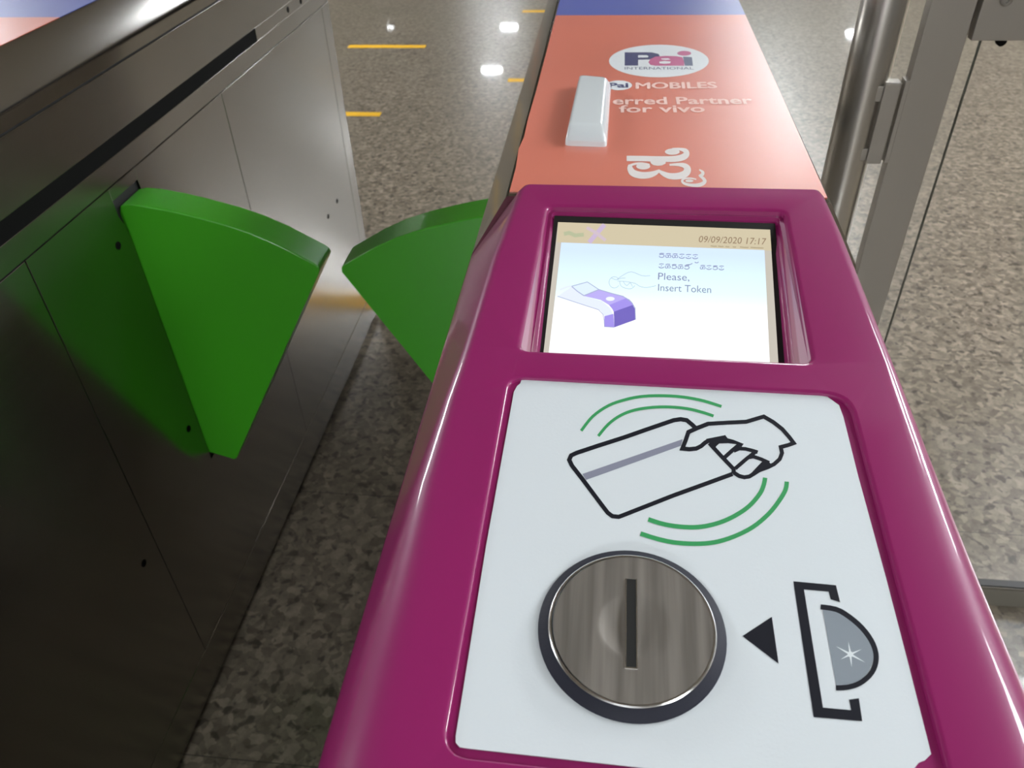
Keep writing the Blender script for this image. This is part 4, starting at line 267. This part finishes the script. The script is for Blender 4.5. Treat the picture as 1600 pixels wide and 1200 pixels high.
# ------------------------------------------------------------ the setting
def slab(name, x0, x1, y0, y1, z0, z1, m):
    s = MB(); s.box(x0, x1, y0, y1, z0, z1, m); o = s.build(name); o['kind'] = 'structure'; return o
X0, X1, Y0, Y1 = -9.0, 11.0, -12.0, 26.0
slab('floor', X0, X1, Y0, Y1, -0.1, 0.0, M['gran'])
slab('ceiling', X0, X1, Y0, Y1, CEIL, CEIL + 0.1, M['ceil'])
slab('wall_far', X0, X1, Y1, Y1 + 0.2, 0, CEIL, M['wall']); slab('wall_near', X0, X1, Y0 - 0.2, Y0, 0, CEIL, M['wall'])
slab('wall_left', X0 - 0.2, X0, Y0, Y1, 0, CEIL, M['wall']); slab('wall_right', X1, X1 + 0.2, Y0, Y1, 0, CEIL, M['wall'])
for i, (x, y, sx, sy, st) in enumerate(LAMPS):
    t = thing('ceiling_light', (x, y, CEIL), 'recessed white ceiling light fitting out of view', 'ceiling light', 'ceiling light fittings')
    a, b = sx / 2, sy / 2
    s = MB()
    for (p, q, r_, u) in ((-a - .03, a + .03, -b - .03, -b), (-a - .03, a + .03, b, b + .03), (-a - .03, -a, -b, b), (a, a + .03, -b, b)):
        s.box(x + p, x + q, y + r_, y + u, CEIL - 0.03, CEIL, M['housing'])
    s.build('frame', t)
    s = MB(); s.box(x - a, x + a, y - b, y + b, CEIL - 0.02, CEIL - 0.004, emis('lit diffuser', (246, 251, 255), st)); s.build('diffuser', t)

# ------------------------------------------------------------ gate geometry (metres, camera above x=0,y=0)
XL, XR = -0.0938, 0.1747          # side faces of the reader console
ADL, ADR, ZT, ZS = -0.063, 0.1447, 1.0432, 0.9958
YA, YE = 0.5082, 1.897            # reader head ends here / far end of the cabinet
HO = Vector((0, 0.5056, 1.0496)); A6 = math.radians(6)
def hp(u, v, n=0.0): return (HO.x + u, HO.y + v * math.cos(A6) - n * math.sin(A6), HO.z + v * math.sin(A6) + n * math.cos(A6))
SO = Vector((0, 0.46907, 1.03973)); A18 = math.radians(18)
def sp_(u, v, n=0.0): return (SO.x + u, SO.y + v * math.cos(A18) - n * math.sin(A18), SO.z + v * math.sin(A18) + n * math.cos(A18))
def ap(u, v, n=0.0): return (u, 0.5082 + v, ZT + n)

def rrect(c, r, off=0.0, n=5, rs=None):
    # rounded quad, corners c counter-clockwise or clockwise, moved outwards by off
    cx = sum(p[0] for p in c) / 4; cy = sum(p[1] for p in c) / 4; out = []
    P = []
    for i in range(4):
        a, b, d = Vector(c[i - 1]), Vector(c[i]), Vector(c[(i + 1) % 4])
        e1 = (b - a).normalized(); e2 = (d - b).normalized()
        n1 = Vector((e1.y, -e1.x)); n2 = Vector((e2.y, -e2.x)); ctr = Vector((cx, cy))
        if n1.dot(b - ctr) < 0: n1 = -n1
        if n2.dot(b - ctr) < 0: n2 = -n2
        P.append((b + (n1 + n2) * off / max(0.2, 1 + n1.dot(n2)), e1, e2))
    for i in range(4):
        b, e1, e2 = P[i]; rr = max(0.0003, (rs[i] if rs else r) + off)
        p0 = b - e1 * rr; p2 = b + e2 * rr
        for k in range(n + 1):
            t = k / n; out.append(tuple(p0 * (1 - t) ** 2 + b * 2 * t * (1 - t) * 0.92 + b * 0 + p2 * t * t + (p0 + p2) * 0.08 * t * (1 - t)))
    return out
def interp(tab, x):
    for (a, ya), (b, yb) in zip(tab, tab[1:]):
        if (a - x) * (b - x) <= 0 and a != b: return ya + (yb - ya) * (x - a) / (b - a)
    return tab[0][1] if abs(x - tab[0][0]) < abs(x - tab[-1][0]) else tab[-1][1]
def corner(a, b, c, cut, n=7):
    a, b, c = Vector(a), Vector(b), Vector(c)
    p0 = b + (a - b).normalized() * min(cut, (a - b).length * .48); p2 = b + (c - b).normalized() * min(cut, (c - b).length * .48)
    return [tuple(p0 * (1 - k / n) ** 2 + b * 2 * (k / n) * (1 - k / n) + p2 * (k / n) ** 2) for k in range(n + 1)]

def head_solid():
    CL = [(.5102, -.0520), (.5015, -.0560), (.423, -.0645), (.3415, -.0695), (.303, -.0735), (.25, -.0775), (.203, -.0785), (.171, -.0795), (0, -.080)]
    CR = [(.5102, .1390), (.496, .1430), (.3306, .1495), (.233, .1525), (.2, .1545), (.171, .1562), (0, .158)]
    RD = [(.51, .004), (.34, .005), (.22, .012), (.1, .018)]
    st = [(.5100, -.0075), (.5095, -.0035), (.5084, -.0012), (.5066, 0), (.5015, 0), (.46, 0), (.423, 0), (.38, 0), (.3415, 0), (.303, 0), (.275, 0), (.25, 0), (.225, 0), (.203, 0), (.171, 0), (.14, 0), (.115, -.001),
          (.09, -.004), (.065, -.011), (.045, -.022), (.03, -.038), (.02, -.058), (.014, -.080)]
    rings = []
    for y, dz in st:
        zt = 1.0496 - (.5056 - y) * math.tan(A6) + dz; xl = interp(CL, y); xr = interp(CR, y); r = interp(RD, y)
        zs = min(.9907, zt - .018); zb = min(.925, zs - .012)
        pts = [(-.0972, zb)] + corner((-.0972, zb), (-.0967, zs), (xl, zt), .010, 5) + corner((-.0967, zs), (xl, zt), (xr, zt), r) \
            + corner((xl, zt), (xr, zt), (.1687, zs), r) + corner((xr, zt), (.1687, zs), (.1757, zb), .010, 5) + [(.1757, zb)]
        rings.append([(p[0], y, p[1]) for p in pts])
    s = MB(); s.loft(rings, M['purple']); return s
mm = lambda L: [(a * .001, b * .001) for a, b in L]
RIM = mm([(-35.3, -25.8), (113.7, -25.9), (108.4, -166.7), (-39.7, -165.8)])
INN = mm([(-30.3, 6.6), (107.2, 4.2), (103.6, -128), (-32.6, -128)])      # on the screen plane
POC = mm([(-43.5, -187.1), (122.5, -189.3), (121.5, -378), (-46.6, -375.5)])
def cutter_screen():
    def ring_top(off, n): return [hp(u, v, n) for u, v in rrect(RIM, .004, off)]
    top = [Vector(p) for p in ring_top(0, -.0035)]; inn = [Vector(sp_(u, v, -.0015)) for u, v in rrect(INN, .002, 0)]
    rings = [ring_top(.0035, .004), ring_top(.0035, .0), ring_top(.0018, -.0003), ring_top(.0007, -.0012), ring_top(0, -.0035)]
    def mix(t, z): return [tuple(a.lerp(b, t) + Vector((0, 0, z))) for a, b in zip(top, inn)]
    rings += [mix(.45, .002), mix(.52, -.0005), mix(.72, -.0002), mix(.76, .0), mix(1, 0)]
    s = MB(); s.loft(rings, M['purple']); return s
def cutter_pocket():
    def R(off, n): return [hp(u, v, n) for u, v in rrect(POC, .007, off, n=7, rs=[.008, .012, .012, .009])]
    s = MB(); s.loft([R(.0022, .004), R(.0022, .0), R(.0011, -.0002), R(.0003, -.0008), R(0, -.0018), R(0, -.0026)], M['purple']); return s

HEAD_MESH = None
def make_head_mesh():
    global HEAD_MESH
    if HEAD_MESH: return HEAD_MESH
    h = head_solid().build('head_tmp'); cs = [cutter_screen().build('cut'), cutter_pocket().build('cut')]
    for o in [h] + cs:
        bm = bmesh.new(); bm.from_mesh(o.data); bmesh.ops.recalc_face_normals(bm, faces=bm.faces); bm.to_mesh(o.data); bm.free()
    for c in cs:
        b = h.modifiers.new('cut', 'BOOLEAN'); b.operation = 'DIFFERENCE'; b.solver = 'EXACT'; b.object = c
    dg = bpy.context.evaluated_depsgraph_get(); dg.update()
    me = bpy.data.meshes.new_from_object(h.evaluated_get(dg)); me.name = 'reader_head'
    for o in [h] + cs: bpy.data.objects.remove(o)
    for p in me.polygons: p.use_smooth = True
    me.set_sharp_from_angle(angle=math.radians(32))
    HEAD_MESH = me; return me

def flap_obj(root, X, sgn):
    # fan-shaped flap: d = reach out of the side face, z = height
    o_ = [(-.007, .373), (-.0075, .806), (-.001, .8205), (.012, .8232), (.035, .8215), (.064, .8165), (.1, .808), (.1382, .7975), (.172, .7855), (.205, .7695), (.2525, .741), (.2574, .7365), (.2582, .7305), (.0445, .3605), (.038, .3575)]
    k = sgn; s = MB()
    def f3(u, v, n): return (X + k * u, .9184 + n if k < 0 else .9728 - n, v)
    s.prism(o_, f3, .0544, M['flap'])
    ob = s.build('flap', root, bevel=.004, seg=3); ob['label'] = 'green fan shaped flap'; return ob

def side(root, X, sgn, flap):
    """stainless cladding on one long side; sgn = outward direction"""
    def plate(name, y0, y1, z0, z1, m='steel', t=.0025, holes=None, bev=.0008):
        s = MB(); a, b = sorted((X, X - sgn * t)); s.box(a, b, y0, y1, z0, z1, M[m]); return s.build(name, root, bevel=bev)
    g = .0007
    # upper band with the sensor window running through it
    s = MB(); a, b = sorted((X, X - sgn * .0025))
    s.box(a, b, YA, YE - .001, .9026, .9745, M['steel']); s.box(a, b, YA, YE - .001, .8512, .8805, M['steel']); s.box(a, b, 1.470, YE - .001, .8805, .9026, M['steel'])
    s.build('upper_band', root, bevel=.0006)
    s = MB(); a, b = sorted((X - sgn * .0016, X - sgn * .006)); s.box(a, b, YA, 1.470, .8805, .9026, M['window']); s.build('sensor_window', root)
    segs = [(.03, .7208), (.7208, 1.28), (1.28, 1.846), (1.846, YE)]
    for i, (a0, a1) in enumerate(segs):
        top = .8496
        if i == 0:
            plate('side_panel', a0, a1 - g, .0975, top); plate('shoulder_plate', a0, YA - .001, .8512, .924)
        elif i == 1 and flap:
            s = MB(); a, b = sorted((X, X - sgn * .0025))
            s.prism([(a0 + g, .0975), (.9172, .0975), (.9172, .787), (.9066, .812), (.9066, top), (a0 + g, top)], lambda u, v, n: (a + n, u, v), b - a, M['steel']); s.box(a, b, .976, a1 - g, .0975, top, M['steel'])
            s.box(a, b, .9066, .976, .833, top, M['steel']); s.box(a, b, .9172, .976, .0975, .358, M['steel']); s.build('side_panel', root, bevel=.0005)
            s = MB(); a, b = sorted((X - sgn * .006, X - sgn * .008)); s.box(a, b, .9068, .976, .358, .833, M['black']); s.build('flap_slot', root)
        else: plate('side_panel', a0 + g, a1 - g, .0975, top, t=.0025 if i < 3 else .0035)
    plate('kick_plate', .03, YE - .001, .018, .0958, bev=.0016)
    for y, z in ((.8845, .7798), (.888, .451), (.6824, .3724), (1.729, .4417), (1.6526, .4393), (1.6457, .8920), (1.7248, .8894)):
        s = MB(); x0, x1 = X - sgn * .001, X + sgn * .0007
        def f3(u, v, n, x0=x0, sgn=sgn): return (x0 + sgn * n, u, v)
        s.lathe([(.0056, 0), (.0056, .0016), (.0046, .0021), (.0026, .0021), (.0022, .0012)], f3, y, z, M['window'], n=20); s.build('bolt', root, smooth=40)

def make_gate(dx, fl, label, name='ticket_gate', full=True):
    base = (.0405, .96, 0)
    root = bpy.data.objects.new(name, None); C.objects.link(root); WORLD[root.name] = base; root.location = (base[0] + dx, base[1], 0)
    tag(root, label, 'ticket gate', 'ticket gates either side of the aisle')
    # core, plinth
    s = MB(); s.box(XL + .004, XR - .004, YA + .01, YE - .004, .02, .985, M['black']); s.box(XL + .004, XR - .004, .036, YA + .01, .02, .922, M['black']); s.build('core', root)
    s = MB(); s.box(XL + .012, XR - .012, .05, YE - .02, 0, .02, M['black']); s.build('plinth', root)  # plinth coloured black for the shadow gap along the floor
    s = MB(); s.box(XL + .0005, XR - .0005, .028, .035, .018, .924, M['steel']); s.build('front_plate', root, bevel=.001)
    s = MB(); s.box(XL + .0005, XR - .0005, YE - .004, YE, .018, .9745, M['steel']); s.build('end_plate', root, bevel=.001)
    side(root, XL, -1, fl < 0); side(root, XR, 1, fl > 0)
    # folded top cover: flat top, steep chamfers, short lip, dark gap below
    prof = corner((XL, .9774), (XL, ZS), (ADL - .003, ZT - .0004), .004, 4) + corner((XL, ZS), (ADL - .003, ZT - .0004), (ADR, ZT - .0004), .002, 3) \
        + corner((ADL, ZT - .0004), (ADR + .003, ZT - .0004), (XR, ZS), .002, 3) + corner((ADR + .003, ZT - .0004), (XR, ZS), (XR, .9774), .004, 4)
    prof = [(XL, .9774)] + prof + [(XR, .9774)]
    s = MB(); s.loft([[(x, y, z) for x, z in prof] for y in (YA - .006, YE)], M['steel_cover']); s.build('top_cover', root, smooth=30)
    # sticker
    s = MB()
    rg = [(ADL + .0005, 0)] ; yb = .972 - .5082
    left = [(ADL - .0016, 0), (ADL - .0014, .04), (ADL - .0030, .075), (ADL - .0012, .10), (ADL - .0018, .14), (ADL - .0010, .2), (ADL - .0006, .32), (ADL - .0004, yb)]
    right = [(ADR + .0024, yb), (ADR + .0022, .2), (ADR + .0018, 0)]
    s.prism(left + right, lambda u, v, n: ap(u, v, n - .0003), .0006, M['orange'])
    s.prism([(ADL - .0004, yb), (ADL, 1.34), (ADR + .002, 1.34), (ADR + .0024, yb)], lambda u, v, n: ap(u, v, n - .0003), .0006, M['blue'])
    if full:
        graphics(s, AD, ap, .0004)
        for t_, col, p0, p1, ph, bold in ATEXT: text_mesh(s, t_, p0, p1, ph, ap, .00055, GC[col], bold)
    ad = s.build('advertising_sticker', root); ad['label'] = 'orange and blue sticker'
    # milky indicator block
    if full:
        rings = []
        for l, r_, f, k, n in ((0, 0, 0, 0, .0002), (.2, .3, .4, .6, .004), (.8, 1.2, 1.2, 3, .0062), (2.0, 4.2, 3.5, 14, .0108), (2.6, 5.0, 4.4, 17, .0114), (4.2, 6.6, 6.0, 20, .0116)):
            q = mm([(-31.3 + l, 82.0 + k), (0.5 - r_, 80.4 + k), (2.0 - r_, 214 - f), (-28.0 + l, 220 - f)])
            rings.append([ap(u, v, n) for u, v in rrect(q, .004, 0)])
        s = MB(); s.loft(rings, M['lamp']); s.build('indicator_lamp', root, smooth=38)
    # reader head
    me = make_head_mesh().copy(); me.transform(Matrix.Translation(-Vector(base)))
    hd = bpy.data.objects.new('reader_head', me); C.objects.link(hd); hd.parent = root; hd['label'] = 'magenta moulded reader head'
    s = MB(); q = mm([(-31.5, 7.6), (108.4, 5.2), (104.8, -127), (-33.6, -127)])
    s.prism(q[::-1], lambda u, v, n: sp_(u, v, n - .0016), .0014, M['black']); s.build('screen_bezel', hd)
    s = MB(); q = mm([(-28.8, 1.7), (104.8, -.6), (100.9, -108), (-30.7, -107)]); s.flat(q[::-1], sp_, .00002, GC['edge'])
    q = mm([(-28.8, 1.7), (104.8, -.6), (104.2, -18.4), (-28.5, -16.1)]); s.flat(q[::-1], sp_, .00003, GC['banner'])
    q = mm([(-25.6, -16.2), (100, -18.2), (96.2, -108), (-27.7, -107)]); s.flat(q[::-1], sp_, .00004, GC['bg'])
    if full:
        graphics(s, SCREEN, sp_, .00005)
        for t_, col, p0, p1, ph, bold in STEXT: text_mesh(s, t_, p0, p1, ph, sp_, .0004, GC[col], bold)
    dsp = s.build('display', hd); dsp['label'] = 'lit display'
    s = MB(); lp = lambda u, v, n: hp(u, v, n - .002)
    s.prism(mm(SHEET), lambda u, v, n: hp(u, v, n - .0027), .0007, M['sheet'])
    if full: graphics(s, LABEL, lp, .00008)
    sh = s.build('instruction_sheet', hd); sh['label'] = 'white printed instruction sheet'
    cx, cy = .0178, -.3226
    s = MB(); s.lathe([(.0358, -.0003), (.0358, .0008), (.0352, .0013), (.0338, .0020), (.0322, .0033), (.0316, .0034)], lp, cx, cy, M['rubber'], cap=False); s.build('token_ring', hd, smooth=60)
    s = MB(); s.lathe([(.0320, .0015), (.0318, .0036), (.0313, .0040), (.0306, .0040)], lp, cx, cy, M['chrome'], n=96, cap=False); s.build('chrome_rim', hd, smooth=30)
    # token plate: shallow dimple, a black block in place of the slot's inner shade
    s = MB(); n = 96; hw, hl, sx, sy = .0018, .0185, cx - .0002, cy + .0016
    radii = [.0306, .029, .024, .019, .0150, .0135, .0125, .0115, .010, .0085, .0065, .0045]
    rings = []
    for r in radii:
        dz = 0 if r >= .0136 else -.0017 * (1 - (r / .0136) ** 2)
        rings.append([lp(cx + .0006 + r * math.cos(2 * pi * j / n), cy + r * math.sin(2 * pi * j / n), .0039 + dz) for j in range(n)])
    s.loft(rings, M['disc'], cap0=False, cap1=True); s.build('token_plate', hd, smooth=25)
    s = MB(); s.prism([(sx - hw, sy - hl), (sx + hw, sy - hl), (sx + hw, sy + hl), (sx - hw, sy + hl)], lambda u, v, n_: lp(u, v, .0030 + n_), .0012, M['black']); s.build('token_slot', hd)
    s = MB(); e_ = .0005
    for (a, b, c, d) in ((sx - hw - e_, sx - hw, sy - hl, sy + hl), (sx + hw, sx + hw + e_, sy - hl, sy + hl), (sx - hw - e_, sx + hw + e_, sy - hl - e_, sy - hl)):
        s.prism([(a, c), (b, c), (b, d), (a, d)], lambda u, v, n_: lp(u, v, .0030 + n_), .00135, M['chrome'])
    s.build('slot_edge', hd)
    flap_obj(root, XL if fl < 0 else XR, fl)
    return root
def cover_mat():
    return steel('brushed steel cover', (0.38, 0.365, 0.345), 0.12, 0.0, scale=(40, 2, 40))
M['steel_cover'] = cover_mat()
make_gate(0, -1, 'ticket gate with magenta reader head, lit display and round token slot, right of the aisle')
make_gate(-.8149, 1, 'stainless steel ticket gate on the left of the aisle, with a long black sensor slit', full=False)

# ------------------------------------------------------------ glass side gate
pt = thing('gate_post', (.306, 1.016, 0), 'round polished steel post right of the orange sticker, carrying a hinge', 'post')
s = MB(); s.lathe([(.0258, .004), (.0258, 1.17), (.0245, 1.176), (.020, 1.179)], lambda u, v, n: (u, v, n), .306, 1.016, M['tube'], n=56); s.build('tube', pt, smooth=40)
s = MB(); s.lathe([(.048, 0), (.048, .003), (.045, .006), (.027, .007)], lambda u, v, n: (u, v, n), .306, 1.016, M['steel_plain'], n=40); s.build('base_flange', pt, smooth=30)
for z0 in (.866, .28):
    s = MB(); s.box(.3205, .3392, .988, 1.006, z0, z0 + .0985, M['steel_plain']); h = s.build('hinge', pt, bevel=.0012)
    s = MB(); s.box(.308, .3225, .9915, .9985, z0 + .075, z0 + .094, M['steel_plain']); s.build('hinge_lug', h, bevel=.0012)
    s = MB(); s.box(.308, .3225, .9915, .9985, z0 + .002, z0 + .018, M['steel_plain']); s.build('hinge_lug', h, bevel=.0012)
gt = thing('glass_side_gate', (.62, 1.0, 0), 'glass side gate with a flat steel stile, hinged to the round post', 'gate')
s = MB(); s.box(.3473, .3955, .990, 1.0085, .03, 1.17, M['steel_plain']); s.build('stile', gt, bevel=.0008)
for z0 in (.866, .28):
    s = MB(); s.box(.3418, .3473, .9865, 1.003, z0 + .002, z0 + .102, M['steel_plain']); s.build('hinge_leaf', gt, bevel=.0008)
gm = bpy.data.materials.new('clear glass'); gm.use_nodes = True; b = gm.node_tree.nodes['Principled BSDF']
b.inputs['Base Color'].default_value = (.97, .96, .96, 1); b.inputs['Roughness'].default_value = 0.0; b.inputs['Transmission Weight'].default_value = 1.0; b.inputs['IOR'].default_value = 1.2
s = MB(); s.box(.4162, 1.30, .9995, 1.0045, .052, 1.16, gm); s.build('glass_pane', gt)
s = MB(); s.box(.4155, .4163, .9993, 1.0047, .055, 1.16, mat('dark glass edge', (70, 74, 66), 0.3)); s.build('glass_edge', gt)
s = MB(); s.box(.3985, .52, .984, .9975, 1.0125, 1.12, M['steel_plain']); s.box(.3985, .52, 1.0065, 1.012, 1.0125, 1.12, M['steel_plain']); cl = s.build('glass_clamp', gt, bevel=.001)
for x, z in ((.4215, 1.0545), (.49, 1.0545)):
    s = MB(); s.lathe([(.0062, 0), (.0062, .0022), (.005, .003), (.0025, .003), (.0022, .0015)], lambda u, v, n: (u, .984 - n, v), x, z, M['steel_dark'], n=24); s.build('clamp_bolt', cl, smooth=35)
s = MB(); s.lathe([(.0052, 0), (.0052, .006), (.004, .007)], lambda u, v, n: (u, .9945 - n, v), .4335, 1.0105, M['window'], n=24); s.build('glass_stud', cl, smooth=35)
s = MB(); s.box(.405, 1.32, 1.004, 1.022, .0, .054, M['rail']); rl = s.build('bottom_rail', gt, bevel=.001)
s = MB(); s.box(.407, 1.318, 1.0055, 1.0205, .0545, .0575, M['black']); s.build('rail_seal', rl)

# ------------------------------------------------------------ tape on the floor
for x0, x1, y, wd, m, lab in ((-1.475, -1.03, 4.60, .055, 'yellow', 'yellow floor tape strip farthest up the aisle, the longer full strip'),
                              (-1.7, -1.03, 3.535, .05, 'yellow', 'bright yellow floor tape strip just beyond the left ticket gate'),
                              (-.50, .25, 4.025, .05, 'yellow', 'yellow floor tape strip touching the left edge of the orange sticker'),
                              (-.56, .30, 5.36, .055, 'yellow', 'faint yellow floor tape strip beside the blue part of the sticker'),
                              (-.62, -.12, 1.98, .10, 'yellow', 'wide yellow floor tape strip behind the green flaps at the gate ends'),
                              (-1.45, -.75, 5.72, .05, 'orange_tape', 'faint orange floor tape strip at the top of the aisle floor')):
    s = MB(); s.box(x0, x1, y - wd / 2, y + wd / 2, 0, .0008, M[m]); tag(s.build('floor_tape'), lab, 'floor tape', 'tape strips on the floor')
